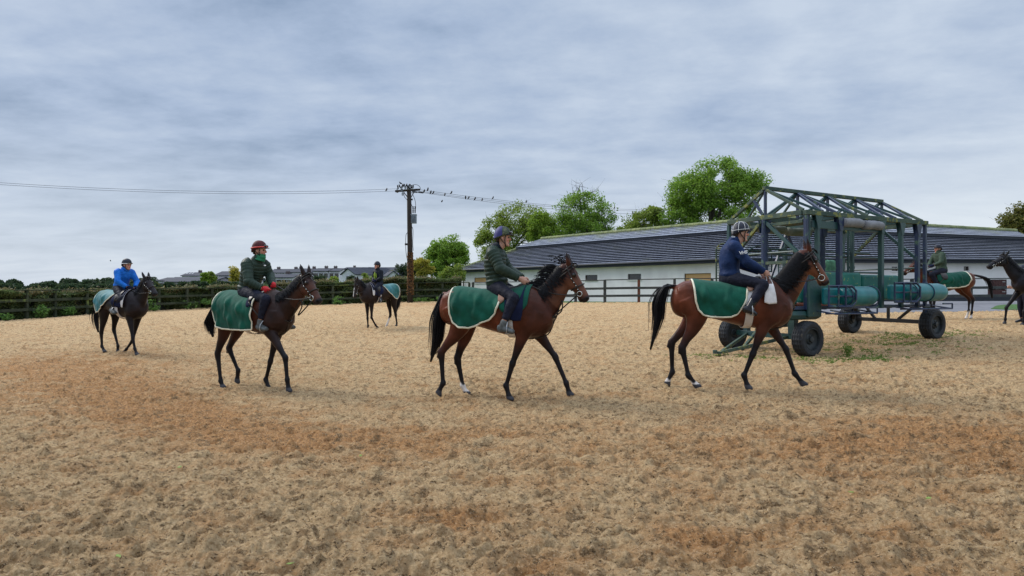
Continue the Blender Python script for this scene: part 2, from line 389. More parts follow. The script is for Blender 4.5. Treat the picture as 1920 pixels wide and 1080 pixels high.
        d += a_*np.exp(-(u/sx)**2-(v/sy)**2)
    # dents coloured darker and rims paler: cavity shade put into the colour
    at = me.attributes.new('damp', 'FLOAT', 'POINT')
    dd = d-p.ravel()*1.6+0.035
    at.data.foreach_set('value', dd.astype(np.float32))
sand()

# ------------------------------------------------------------------ field, apron, lawn, hills
def sheet(name, x0, x1, y0, y1, nx, ny, dz, m, fn=None):
    xs = np.linspace(x0, x1, nx); ys = np.linspace(y0, y1, ny); X, Y = np.meshgrid(xs, ys)
    z = (gz(X, Y) if fn is None else fn(X, Y))+dz; idx = np.arange(nx*ny).reshape(ny, nx)
    Q = np.stack([idx[:-1, :-1], idx[:-1, 1:], idx[1:, 1:], idx[1:, :-1]], -1).reshape(-1, 4)
    me = fastmesh(name, np.stack([X, Y, z], -1).reshape(-1, 3), Q); me.polygons.foreach_set('use_smooth', [True]*len(me.polygons))
    return tag(link(name, me, m), kind='structure')
MT['grass'] = mat('grass', (0.075, 0.14, 0.035), 0.9, (0.05, 0.10, 0.025), 1.5, bump=0.05, bscale=20, c3=(0.11, 0.15, 0.05), s3=0.1)
MT['lawn'] = mat('lawn', (0.055, 0.13, 0.025), 0.9, (0.04, 0.095, 0.02), 6, bump=0.03, bscale=60)
MT['concrete'] = mat('concrete', (0.17, 0.17, 0.185), 0.8, (0.12, 0.12, 0.135), 2.5, bump=0.004, bscale=60, c3=(0.16, 0.16, 0.17), s3=0.7)
def fz(X, Y): 
    r = np.clip(np.maximum(Y-60, np.abs(X)-45)/120, 0, 1)
    return gz(X, Y)*(1-r)+r*(-2.0)
gr = sheet('grass_field', -2500, 2500, -120, 3200, 300, 300, 0, MT['grass'], lambda X, Y: fz(X, Y)-0.25)
# finer copy of the field near the arena, cut to the ring between y and the hedge
def near_field(X, Y):
    return gz(X, Y)-0.09
sheet('grass_verge', -60, 60, -10, 70, 121, 161, 0, MT['grass'], near_field)
sheet('concrete_apron', 12, 40, 22.55, 33, 57, 23, 0.012, MT['concrete'])
# lawn patch on the apron
mb = MB(); cs = [W(1858, 575, 24.0), W(1880, 569, 26.5), W(1960, 568, 26.8), W(2010, 576, 24.0), W(1960, 583, 23.2), W(1900, 581, 23.2)]
pts = crom(np.array(cs+[cs[0]]), 5)[:-1]; pts[:, 2] = gz(pts[:, 0], pts[:, 1])+0.035
low = pts.copy(); low[:, 2] -= 0.1; n = len(pts)
mb.add(np.vstack([pts, low]), [tuple(range(n))]+[(i, i+n, (i+1) % n+n, (i+1) % n) for i in range(n)])
o = mb.build('lawn', MT['lawn']); tag(o, kind='structure')

# ------------------------------------------------------------------ post and rail fence
MT['rail'] = mat('dark_rail', (0.055, 0.062, 0.058), 0.75, (0.032, 0.038, 0.038), 3, bump=0.004, c3=(0.10, 0.12, 0.07), s3=2.2, t3=0.68)
MT['mossrail'] = mat('mossy_rail', (0.060, 0.068, 0.046), 0.9, (0.030, 0.040, 0.026), 2.2, bump=0.004, spec=.1, c3=(0.15, 0.19, 0.06), s3=0.7, t3=0.58)
MT['rust'] = mat('rusty_brown', (0.16, 0.055, 0.03), 0.8, (0.09, 0.035, 0.02), 6)
def fence(name, pts, label, m, H=1.3, rails=3, step=1.95, odd=None, th=0.14):
    P = np.array(pts, float); seg = np.linalg.norm(np.diff(P, axis=0), axis=1); arc = np.r_[0, np.cumsum(seg)]
    n = max(1, int(round(arc[-1]/step))); s = np.linspace(0, arc[-1], n+1)
    X = np.interp(s, arc, P[:, 0]); Y = np.interp(s, arc, P[:, 1]); Z = gz(X, Y)
    root = empty(name, (X[0], Y[0], Z[0]), 0, label, 'fence'); o3 = np.array([X[0], Y[0], Z[0]])
    for i in range(n+1):
        d = np.array([X[min(i+1, n)]-X[max(i-1, 0)], Y[min(i+1, n)]-Y[max(i-1, 0)]]); a = math.atan2(d[1], d[0])
        mb = MB(); mb.box(np.array([X[i], Y[i], Z[i]+H/2-0.1])-o3, (th, th*0.8, H+0.2), a)
        mb.box(np.array([X[i], Y[i], Z[i]+H+0.005])-o3, (th*0.9, th*0.7, 0.02), a)
        p = mb.build('post', MT['rust'] if odd is not None and i in odd else m, root, bevel=0.008)
        if odd is not None and i in odd: p['label'] = 'rusty brown post'
    nrm = lambda i: np.array([-(Y[i+1]-Y[i]), X[i+1]-X[i], 0])/np.hypot(X[i+1]-X[i], Y[i+1]-Y[i])
    for k in range(rails):
        mb = MB(); zr = (H+0.015, H*0.66, H*0.33)[k] if rails == 3 else H*(1-k/rails)
        for i in range(n):
            off = -nrm(i)*(0.0 if k == 0 else th*0.42+0.022)
            g = 0.004*(1 if i % 2 else -1)
            a = np.array([X[i], Y[i], Z[i]+zr+g+(0.02 if k == 0 else 0)])+off-o3; b = np.array([X[i+1], Y[i+1], Z[i+1]+zr+g+(0.02 if k == 0 else 0)])+off-o3
            t = (b-a)/np.linalg.norm(b-a); mb.bar(a-t*0.0+t*0.002, b-t*0.002, 0.15 if k == 0 else 0.04, 0.05 if k == 0 else 0.13)
        mb.build('rail', m, root, bevel=0.006)
    return root
fp = [(x, y) for x, y in zip(FX, FY)]
split = next(i for i, p in enumerate(FEN) if p[0] == 880)
fence('paddock_fence', fp[:split+1], 'long mossy three-rail timber fence running along the hedge at left', MT['mossrail'])
fence('arena_fence', [(FX[split]+0.25, FY[split]-0.1)]+fp[split+1:], 'dark post and rail fence in front of the left white stable block', MT['rail'], odd=(6,))
fence('yard_fence', [W(1600, 560, 28.5)[:2], W(1905, 560, 28.5)[:2], W(2150, 560, 28.5)[:2]], 'dark rail fence along the apron before the right-hand stable wall', MT['rail'], H=1.25, step=2.9)

# ------------------------------------------------------------------ hedge
MT['hedge'] = leafmat('hedge_leaves', (0.075, 0.125, 0.045), (0.034, 0.064, 0.028), (0.16, 0.20, 0.07), yel=(0.18, 0.15, 0.06))
MT['hedge_top'] = leafmat('hedge_top_leaves', (0.15, 0.14, 0.06), (0.08, 0.095, 0.035), (0.24, 0.19, 0.10))
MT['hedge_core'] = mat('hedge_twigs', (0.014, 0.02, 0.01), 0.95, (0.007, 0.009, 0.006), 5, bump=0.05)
MT['bright_leaf'] = leafmat('bright_leaves', (0.07, 0.19, 0.03), (0.04, 0.11, 0.02), (0.20, 0.34, 0.08))
def hedge():
    px = np.array([-140, 0, 100, 200, 300, 400, 500, 600, 700, 760, 862]); top = np.array([543, 541, 541, 540, 537, 533, 530, 526, 521, 519, 516])
    X = np.interp(px, [p[0] for p in FEN], FX); Y = np.interp(px, [p[0] for p in FEN], FY)+0.66
    X = (px-960)/F*Y; Zt = CZ+(HZ-top)/F*Y-0.20; Zb = gz(X, Y)
    s = np.r_[0, np.cumsum(np.hypot(np.diff(X), np.diff(Y)))]; Lh = s[-1]
    root = empty('hedge', (X[5], Y[5], Zb[5]), 0, 'long clipped dark green hedge behind the mossy fence at left', 'hedge'); o3 = np.array([X[5], Y[5], Zb[5]])
    g = np.random.default_rng(11); n = 95000; t = g.uniform(0, Lh, n); nx = -np.gradient(Y, s); ny = np.gradient(X, s)
    w = 1.0
    face = g.random(n); dep = np.where(face < 0.62, -w/2+g.exponential(0.10, n), g.uniform(-w/2, w/2, n))
    lump = fbm(t*0.8, t*0+3, 4)-0.45
    H = np.interp(t, s, Zt)-np.interp(t, s, Zb)+lump*0.35
    v = np.where(face < 0.62, g.random(n), 1-g.exponential(0.05, n)); v = np.clip(v, 0, 1.04)
    dep = dep+(fbm(t*1.3+50, v*3, 3)-0.45)*0.9*np.where(face < 0.62, 1, 0)
    spr = (g.random(n) < 0.02)*g.uniform(0, 0.22, n)
    C = np.stack([np.interp(t, s, X)-np.interp(t, s, nx)*0+np.interp(t, s, -ny*0), np.interp(t, s, Y), np.interp(t, s, Zb)+v*H+spr], -1)
    dirx = np.interp(t, s, np.gradient(X, s)); diry = np.interp(t, s, np.gradient(Y, s))
    C[:, 0] += -diry*dep; C[:, 1] += dirx*dep
    # gaps
    keep = fbm(t*2.2, v*H*2.2+9, 3) < 0.60
    me = leafmesh('foliage', (C-o3)[keep], 0.115, seed=2); link('foliage', me, MT['hedge'], root)
    n = 26000; t = g.uniform(0, Lh, n); z = np.interp(t, s, Zt)+(fbm(t*0.8, t*0+3, 4)-0.45)*0.35+g.normal(0, .07, n)-.02+(g.random(n) < .05)*g.uniform(0, .2, n)
    dep = g.uniform(-.55, .5, n); dirx = np.interp(t, s, np.gradient(X, s)); diry = np.interp(t, s, np.gradient(Y, s))
    C = np.stack([np.interp(t, s, X)-diry*dep, np.interp(t, s, Y)+dirx*dep, z], -1); C = C[fbm(t*1.1+7, t*0, 3) < 0.56]
    link('top_growth', leafmesh('top_growth', C-o3, 0.10, seed=6), MT['hedge_top'], root)
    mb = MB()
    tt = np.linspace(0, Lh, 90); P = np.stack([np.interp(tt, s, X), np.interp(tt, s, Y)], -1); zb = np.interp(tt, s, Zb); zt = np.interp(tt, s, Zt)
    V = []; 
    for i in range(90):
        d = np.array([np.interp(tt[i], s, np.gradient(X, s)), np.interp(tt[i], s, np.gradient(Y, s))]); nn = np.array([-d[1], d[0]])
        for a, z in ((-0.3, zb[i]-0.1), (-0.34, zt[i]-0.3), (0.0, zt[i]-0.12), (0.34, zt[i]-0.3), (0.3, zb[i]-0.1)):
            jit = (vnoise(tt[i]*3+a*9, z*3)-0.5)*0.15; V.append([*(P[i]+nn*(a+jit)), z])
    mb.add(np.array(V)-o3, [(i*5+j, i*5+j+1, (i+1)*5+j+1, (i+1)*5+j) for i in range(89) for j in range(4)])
    mb.build('core', MT['hedge_core'], root)  # solid dark inner sheet, added to stop light passing through the leaves
hedge()
# bright saplings and bramble growing through the fence
BR = [(78, 573, 26.2, .32, .55), (128, 577, 28.4, .35, .45), (287, 569, 32.4, .42, .6), (357, 565, 34.8, .45, .55), (388, 563, 35.9, .40, .6), (492, 568, 36.9, .3, .4), (634, 556, 37.4, .55, .5), (792, 562, 37.9, .85, .28), (824, 563, 37.3, .3, .35), (12, 585, 24.5, .3, .3)]
names = ['bright green bramble clump nearest the left edge at the fence foot', 'small yellow-green shoot beside the left edge clump of bramble', 'bright leafy shrub beside the black horse nose at far left', 'round lime green bush low in front of the dark hedge',
         'tall thin lime sapling right of the round lime bush', 'small green weed clump behind the dark bay horse chest', 'pale green shrub behind the nose of the dark bay horse', 'wide low patch of nettles right of the utility pole', 'small green weed left of the bay horse rump', 'low weeds at the foot of the fence, far left edge']
for (px, py, Y, r, h), lb in zip(BR, names):
    P = W(px, py, Y-0.0); g0 = float(gz(P[0], P[1])); n = int(420*r*h/0.2); g = np.random.default_rng(int(px)+40)
    root = empty('shrub', (P[0], P[1], g0), 0, lb, 'shrub')
    C = g.normal(size=(n, 3)); C /= np.linalg.norm(C, axis=1, keepdims=True); C *= (g.random(n)**0.4)[:, None]*np.array([r, min(r, .35), h*0.62]); C[:, 2] += h*0.62
    C = C[fbm(C[:, 0]*5+px, C[:, 2]*5, 2) < 0.40]
    link('foliage', leafmesh('foliage', C, 0.085, seed=int(px)+1), MT['bright_leaf'], root)
    mb = MB()
    for k in range(5):
        q = C[k*7 % len(C)]; mb.tube([(0, 0, -0.05), q*0.5+np.array([0, 0, .05]), q], [0.012, 0.009, 0.005], 5)
    mb.build('stem', MT['hedge_core'], root)

# ------------------------------------------------------------------ trees
MT['bark'] = mat('bark', (0.075, 0.065, 0.05), 0.9, (0.035, 0.03, 0.025), 4, bump=0.03, stretch=(1, 1, 0.25))
MT['leaf_a'] = leafmat('leaves_mid', (0.155, 0.29, 0.032), (0.075, 0.17, 0.024), (0.28, 0.42, 0.06))
MT['leaf_b'] = leafmat('leaves_lime', (0.17, 0.30, 0.025), (0.09, 0.19, 0.02), (0.28, 0.38, 0.05))
MT['leaf_c'] = leafmat('leaves_olive', (0.17, 0.26, 0.032), (0.09, 0.16, 0.024), (0.28, 0.34, 0.06))
MT['leaf_y'] = leafmat('leaves_yellow', (0.34, 0.30, 0.03), (0.18, 0.20, 0.03), (0.45, 0.38, 0.06))
MT['leaf_o'] = leafmat('leaves_autumn', (0.11, 0.14, 0.03), (0.055, 0.09, 0.022), (0.20, 0.17, 0.04))
MT['leaf_d'] = leafmat('leaves_dark', (0.028, 0.055, 0.022), (0.016, 0.032, 0.018), (0.05, 0.08, 0.03))
def tree(name, px, Y, lobes, nleaf, m, label, leaf=0.26, bare=None, seed=1, clump=0.9, ncl=90, cat='tree', dens=1.0):
    """lobes in photo pixels: (px, py, rx, ry)"""
    g = np.random.default_rng(seed); X0 = (px-960)/F*Y; g0 = float(fz(np.array([X0]), np.array([Y]))[0])-0.1
    root = empty(name, (X0, Y, g0), 0, label, cat); s = Y/F
    area = np.array([a[2]*a[3] for a in lobes], float); area /= area.sum(); cl = []
    for i in range(ncl):
        k = g.choice(len(lobes), p=area); lx, ly, rx, ry = lobes[k]
        while True:
            q = g.uniform(-1, 1, 3); d = np.linalg.norm(q)
            if 0.25 < d < 1: break
        q = q/d*d**0.45
        P = np.array([(lx-960+q[0]*rx*0.93)*s, Y+q[1]*rx*s*0.9, CZ+(HZ-ly+q[2]*ry*0.93)*s]); cl.append(P-np.array([X0, Y, g0]))
    cl = np.array(cl); zmin = cl[:, 2].min(); ztop = cl[:, 2].max()
    # trunk and limbs
    mb = MB(); hT = ztop*0.62; r0 = 0.028*ztop+0.05
    tp = crom(np.array([(0, 0, -0.3), (0.02*ztop, 0, hT*0.35), (-0.01*ztop, 0.02*ztop, hT*0.7), (0.01*ztop, 0, hT), (0, 0, ztop*0.9)]), 5)
    mb.tube(tp, np.interp(np.linspace(0, 1, len(tp)), [0, .5, 1], [r0, r0*0.6, r0*0.1]), 9)
    link_ = []
    nl = 9
    dirs = []
    for i in range(nl):
        a = 2*math.pi*i/nl+g.uniform(-.3, .3); z0 = hT*g.uniform(0.28, 0.95); b0 = np.array([np.interp(z0, tp[:, 2], tp[:, 0]), np.interp(z0, tp[:, 2], tp[:, 1]), z0])
        # limb aims at the mean of the clumps in its sector
        ca = np.arctan2(cl[:, 1], cl[:, 0]); dd = np.abs((ca-a+np.pi) % (2*np.pi)-np.pi); sel = cl[(dd < 0.6) & (cl[:, 2] > z0*0.8)]
        if len(sel) == 0: continue
        e_ = sel[g.integers(len(sel))]*0.8+sel.mean(0)*0.2; mid = (b0+e_)/2+np.array([0, 0, 0.06*ztop])+g.normal(size=3)*0.03*ztop
        L_ = crom(np.array([b0, mid, e_]), 6); mb.tube(L_, np.linspace(r0*0.42, r0*0.08, len(L_)), 6); link_.append(L_)
    allp = np.concatenate(link_+[tp[6:]])
    for c in cl:
        j = np.argmin(np.linalg.norm(allp-c, axis=1)+np.maximum(0, allp[:, 2]-c[2])*1.5); a = allp[j]
        mid = (a+c)/2+g.normal(size=3)*0.12*np.linalg.norm(c-a)
        mb.tube(crom(np.array([a, mid, c]), 3), np.linspace(r0*0.11, r0*0.03, 7), 4)
        for q in range(3):
            e2 = c+g.normal(size=3)*clump*0.7; mb.tube([c, (c+e2)/2+g.normal(size=3)*0.05, e2], [r0*0.035, r0*0.025, r0*0.012], 3)
    mb.build('trunk', MT['bark'], root)
    # foliage
    per = int(nleaf/ncl); C = []
    for c in cl:
        rr = clump*g.uniform(0.6, 1.45); k = int(per*1.35*g.uniform(0.4, 1.5))
        q = g.normal(size=(k, 3)); q /= np.linalg.norm(q, axis=1, keepdims=True); q *= (g.random(k)**0.5)[:, None]*rr; q[:, 2] *= 0.78
        C.append(c+q)
    C = np.concatenate(C)
    if bare: C = C[C[:, 2]+g0-CZ < (HZ-bare)*s+g.normal(size=len(C))*0.25]
    link('crown', leafmesh('crown', C, leaf*0.82, flat=0.25, seed=seed+5), m, root)
    return root
tree('broadleaf_tree', 838, 58, [(838,490,38,42),(826,470,22,26),(858,486,26,34),(846,460,20,20),(815,495,22,22)], 17000, MT['leaf_a'], 'round green tree between the utility pole and the white stable', seed=3, clump=0.72, ncl=85, leaf=0.25)
tree('broadleaf_tree', 950, 66, [(968,420,42,38),(935,450,38,44),(1000,425,30,36),(975,445,50,40),(912,470,24,34)], 19000, MT['leaf_c'], 'olive green tree rising behind the head of the rider in the middle', seed=4, clump=1.0, ncl=105)
tree('broadleaf_tree', 1022, 62, [(1022,440,30,32),(1015,420,22,22),(1040,450,26,26)], 9000, MT['leaf_b'], 'lime green tree between the olive tree and the one with bare twigs', seed=5, clump=0.8, ncl=55)
tree('broadleaf_tree', 1095, 64, [(1095,400,52,42),(1068,420,34,40),(1125,415,28,36),(1090,365,36,30),(1100,430,50,30)], 16500, MT['leaf_a'], 'tall airy tree with bare grey twigs on top, behind the stable roof', seed=6, clump=0.85, ncl=125, bare=366, leaf=0.24)
tree('broadleaf_tree', 1205, 60, [(1205,418,36,26),(1190,435,32,18),(1225,410,20,22)], 9000, MT['leaf_c'], 'low dense tree just left of the biggest tree over the roof', seed=7, clump=0.75, ncl=60)
tree('broadleaf_tree', 1335, 58, [(1340,345,58,48),(1300,370,50,46),(1385,360,42,42),(1270,400,32,32),(1330,410,72,30),(1405,345,24,26),(1395,400,36,26)], 36000, MT['leaf_a'], 'biggest bright green tree, beside the starting gate roof', seed=8, clump=0.95, ncl=170, leaf=0.25)
tree('broadleaf_tree', 1925, 55, [(1930,420,40,36),(1905,440,24,24),(1950,430,40,50)], 14000, MT['leaf_o'], 'brown and green autumn tree at the right edge', seed=9, clump=0.8, ncl=70)
tree('broadleaf_tree', 1865, 68, [(1860,442,22,12),(1885,444,20,14),(1822,443,16,8)], 5000, MT['leaf_c'], 'low olive tree tops showing over the right end of the stable roof', seed=10, clump=0.6, ncl=40)
tree('shrub_tree', 792, 52, [(790,502,16,16),(800,508,14,10)], 3600, MT['leaf_y'], 'small yellow bush behind the hedge right of the utility pole', seed=12, clump=0.4, ncl=30, leaf=0.2)
tree('shrub_tree', 760, 54, [(762,510,18,14),(778,506,12,14)], 3600, MT['leaf_d'], 'small dark bush behind the utility pole foot', seed=13, clump=0.45, ncl=30, leaf=0.2)
tree('shrub_tree', 852, 50, [(855,512,18,14),(840,520,18,10)], 3600, MT['leaf_c'], 'grey-green bush at the corner of the white stable', seed=23, clump=0.45, ncl=30, leaf=0.2)
for i, (px, top, w, Y, m, lb) in enumerate([
    (443, 497, 13, 110, 'leaf_y', 'slim yellow tree beside the back of the rider in the red helmet'), (392, 505, 9, 115, 'leaf_c', 'small green tree between two grey-roofed houses at left'),
    (383, 509, 7, 112, 'leaf_b', 'tiny lime tree touching the end of the long white house'), (662, 520, 9, 100, 'leaf_d', 'dark garden tree below the row of white gables'),
    (684, 515, 7, 100, 'leaf_c', 'olive tree behind the ears of the white-faced horse'), (732, 508, 8, 120, 'leaf_o', 'reddish tree behind the shoulder of the dark-jacketed rider'),
    (600, 519, 12, 95, 'leaf_d', 'grey-green garden tree in front of the terrace of houses'), (626, 522, 9, 92, 'leaf_c', 'bushy tree before the white gable end'), (574, 512, 7, 95, 'leaf_d', 'dark tree seen just left of the ears of the dark bay horse'),
    (747, 521, 9, 85, 'leaf_d', 'dark shrub beside the foot of the houses, left of the pole'), (703, 519, 9, 88, 'leaf_c', 'green shrub behind the rider in the yellow-zipped jacket')]):
    bot = 535
    tree('garden_tree', px, Y, [(px, (top+bot)/2-2, w*0.85, (bot-top)/2), (px+w*0.3, (top+bot)/2+5, w, (bot-top)/2.6)], 3000, MT[m], lb, seed=30+i, clump=0.6*w/12, ncl=34, leaf=0.34)
# far wood and hedgerows: reads as one dark mass
def farwood():
    g = np.random.default_rng(77); C = []; S = []
    prof_x = [-150, 0, 12, 22, 34, 50, 70, 84, 94, 108, 128, 150, 170, 190, 215, 300, 330, 420, 560, 640, 800]
    prof_y = [520, 523, 521, 524, 531, 533, 531, 532, 527, 525, 523, 523, 524, 520, 521, 519, 515, 514, 516, 516, 518]
    for layer, (Y, dy) in enumerate(((170, 0), (130, 6), (100, 11))):
        s = Y/F; px = -150.0
        while px < 590:
            t = np.interp(px, prof_x, prof_y)+dy+g.uniform(-2.0, 3.2); wd = g.uniform(7, 15)
            if 300 < px < 590 and layer == 0: t += 4
            if layer and px > 290: t = np.interp(px, [290, 330, 440, 500, 600], [530, 529, 529, 533, 534])+g.uniform(-1.5, 2)
            k = 800; q = g.normal(size=(k, 3)); q /= np.linalg.norm(q, axis=1, keepdims=True); q *= (g.random(k)**0.3)[:, None]
            ht = (HZ+4-t)*s/2
            C.append(np.array([(px-960)*s, Y, CZ+(HZ-t)*s-ht])+q*np.array([wd*s, wd*s, ht])+np.array([g.uniform(-1, 1), g.uniform(-4, 4), 0])); px += wd*0.8
    C = np.concatenate(C); C = C[fbm(C[:, 0]*0.6, C[:, 2]*0.9, 3) < 0.62]
    m = leafmat('far_leaves', (0.030, 0.062, 0.032), (0.018, 0.038, 0.024), (0.055, 0.085, 0.035), yel=(0.075, 0.095, 0.03))
    o = link('distant_wood', leafmesh('distant_wood', C, 0.62, seed=4), m); tag(o, 'far belt of dark green trees on the low horizon behind the left hedge', 'wood', kind='stuff')
farwood()
# ------------------------------------------------------------------ stable blocks
def tile_mat():
    m = bpy.data.materials.new('roof_tiles'); m.use_nodes = True; N, L = nodes_of(m.node_tree)
    o = N('ShaderNodeOutputMaterial'); b = N('ShaderNodeBsdfPrincipled', i_Roughness=0.38); L(b.outputs[0], o.inputs[0]); b.inputs['Specular IOR Level'].default_value = 0.75
    uv = N('ShaderNodeUVMap', uv_map='UVMap'); sp = N('ShaderNodeSeparateXYZ'); L(uv.outputs[0], sp.inputs[0])
    def MM(op, a, b_=None):
        n = N('ShaderNodeMath', operation=op)
        for i, v in enumerate((a, b_)):
            if v is None: continue
            if isinstance(v, bpy.types.NodeSocket): L(v, n.inputs[i])
            else: n.inputs[i].default_value = v
        return n.outputs[0]
    uu = MM('MULTIPLY', sp.outputs[0], 3.2); row = MM('FLOOR', sp.outputs[1]); us = MM('ADD', uu, MM('MULTIPLY', row, 0.5))
    cell = N('ShaderNodeCombineXYZ'); L(MM('FLOOR', us), cell.inputs[0]); L(row, cell.inputs[1])
    wn = N('ShaderNodeTexWhiteNoise', noise_dimensions='2D'); L(cell.outputs[0], wn.inputs[0])
    r = N('ShaderNodeValToRGB'); r.color_ramp.elements[0].color = (0.12, 0.135, 0.18, 1); r.color_ramp.elements[1].color = (0.20, 0.22, 0.285, 1); L(wn.outputs[0], r.inputs[0])
    tc = N('ShaderNodeTexCoord'); n3 = N('ShaderNodeTexNoise', i_Scale=0.6, i_Detail=8.0, i_Roughness=0.7); L(tc.outputs['Object'], n3.inputs[0])
    at = N('ShaderNodeAttribute', attribute_name='moss'); f = MM('ADD', n3.outputs[0], at.outputs['Fac'])
    mr = N('ShaderNodeMapRange'); mr.inputs['From Min'].default_value = 0.62; mr.inputs['From Max'].default_value = 0.85; L(f, mr.inputs[0])
    mx = N('ShaderNodeMix', data_type='RGBA'); L(mr.outputs[0], mx.inputs[0]); L(r.outputs[0], mx.inputs[6]); mx.inputs[7].default_value = (0.17, 0.19, 0.10, 1)
    L(mx.outputs[2], b.inputs['Base Color'])
    # roll of each tile and the joint between them
    w = MM('SINE', MM('MULTIPLY', us, 6.2832)); bp = N('ShaderNodeBump', i_Strength=1.0, i_Distance=0.022); L(MM('ADD', w, MM('MULTIPLY', n3.outputs[0], 0.6)), bp.inputs['Height']); L(bp.outputs[0], b.inputs['Normal'])
    return m
MT['tile'] = tile_mat(); MT['tile_edge'] = mat('tile_edge', (0.03, 0.033, 0.045), 0.9, (0.018, 0.02, 0.028), 5)  # course edges coloured dark to paint the shadow line under each row
MT['render'] = mat('white_render', (0.82, 0.80, 0.79), 0.9, (0.72, 0.69, 0.69), 1.1, bump=0.006, bscale=14, stretch=(1, 1, 0.5))
MT['fascia'] = mat('dark_fascia', (0.02, 0.025, 0.04), 0.5, (0.014, 0.018, 0.03), 2)
MT['glass'] = mat('dark_glass', (0.04, 0.035, 0.03), 0.12, (0.02, 0.02, 0.02), 2, spec=0.8)
MT['boards'] = mat('warm_boards', (0.62, 0.38, 0.17), 0.6, (0.50, 0.29, 0.12), 2.5, stretch=(0.3, 0.3, 6))
MT['frame'] = mat('window_frame', (0.06, 0.04, 0.03), 0.5, (0.04, 0.03, 0.02), 4)
MT['moss'] = mat('mossy_ridge', (0.27, 0.29, 0.13), 0.9, (0.15, 0.18, 0.09), 1.6, bump=0.02, c3=(0.22, 0.22, 0.2), s3=2.5)
MT['door'] = mat('stable_door_paint', (0.075, 0.022, 0.02), 0.5, (0.05, 0.014, 0.014), 3, stretch=(6, 6, 1))
class Roof:
    def __init__(s): s.v = []; s.f = []; s.uv = []; s.ms = []; s.mi = []
    def plane(s, e0, e1, r1, r0, n, rise=0.05, moss=0.0, v0=0, lap=0.0, tmax=1.0, t0=0.0):
        e0, e1, r1, r0 = [np.array(p, float) for p in (e0, e1, r1, r0)]
        nrm = np.cross(e1-e0, r0-e0); nrm /= np.linalg.norm(nrm); nrm = nrm if nrm[2] > 0 else -nrm
        Lm = np.linalg.norm(e1-e0); d = (e1-e0)/Lm
        A = lambda t: e0+(r0-e0)*t; B = lambda t: e1+(r1-e1)*t
        for i in range(n):
            ta = t0+(tmax-t0)*i/n; tb = t0+(tmax-t0)*(i+1)/n
            a0 = A(ta); b0 = B(ta); a1 = A(tb); b1 = B(tb)
            k = len(s.v); seg = max(1, int(Lm/3))
            for j in range(seg+1):
                f = j/seg; jit = (vnoise(np.array([f*Lm*1.3+i*7.1]), np.array([i*3.3]))[0]-0.5)*0.012
                lo = a0+(b0-a0)*f; hi = a1+(b1-a1)*f
                up_ = (r0-e0)/np.linalg.norm(r0-e0)
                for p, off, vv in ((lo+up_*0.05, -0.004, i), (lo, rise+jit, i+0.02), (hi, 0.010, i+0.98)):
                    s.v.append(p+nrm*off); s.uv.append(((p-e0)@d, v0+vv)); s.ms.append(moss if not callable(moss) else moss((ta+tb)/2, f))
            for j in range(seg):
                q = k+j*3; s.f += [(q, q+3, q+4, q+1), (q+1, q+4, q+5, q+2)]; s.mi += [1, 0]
    def build(s, parent, o3):
        me = bpy.data.meshes.new('roof'); me.from_pydata((np.array(s.v)-o3).tolist(), [], s.f); me.update()
        u = me.uv_layers.new(name='UVMap'); li = np.empty(len(me.loops), np.int32); me.loops.foreach_get('vertex_index', li)
        u.data.foreach_set('uv', np.array(s.uv, np.float32)[li].ravel())
        a = me.attributes.new('moss', 'FLOAT', 'POINT'); a.data.foreach_set('value', np.array(s.ms, np.float32))
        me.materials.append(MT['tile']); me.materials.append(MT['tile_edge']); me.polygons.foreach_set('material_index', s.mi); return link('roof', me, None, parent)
def window(root, o3, A, d, nrm, s0, z0, wd, ht, m, lab=None):
    """recessed window on the wall line A + s*d; nrm points outwards"""
    a = math.atan2(d[1], d[0]); c = A+d*(s0+wd/2)
    mb = MB(); t = 0.05
    P = lambda s, z, out: A+d*s+nrm*out+np.array([0, 0, z])
    for (q0, q1) in (((s0, z0), (s0+wd, z0)), ((s0, z0+ht), (s0+wd, z0+ht)), ((s0, z0), (s0, z0+ht)), ((s0+wd, z0), (s0+wd, z0+ht))):
        mb.bar(P(*q0, -0.10)-o3, P(*q1, -0.10)-o3, 0.05, 0.05)
    fr = mb.build('window', MT['frame'], root)
    if lab: fr['label'] = lab
    mb = MB(); mb.box(c+nrm*(-0.125)+np.array([0, 0, z0+ht/2])-o3, (wd, 0.02, ht), a); mb.build('pane', m, fr)
    mb = MB(); mb.box(c+nrm*0.02+np.array([0, 0, z0-0.045])-o3, (wd+0.1, 0.10, 0.05), a); mb.build('sill', MT['render'], fr)
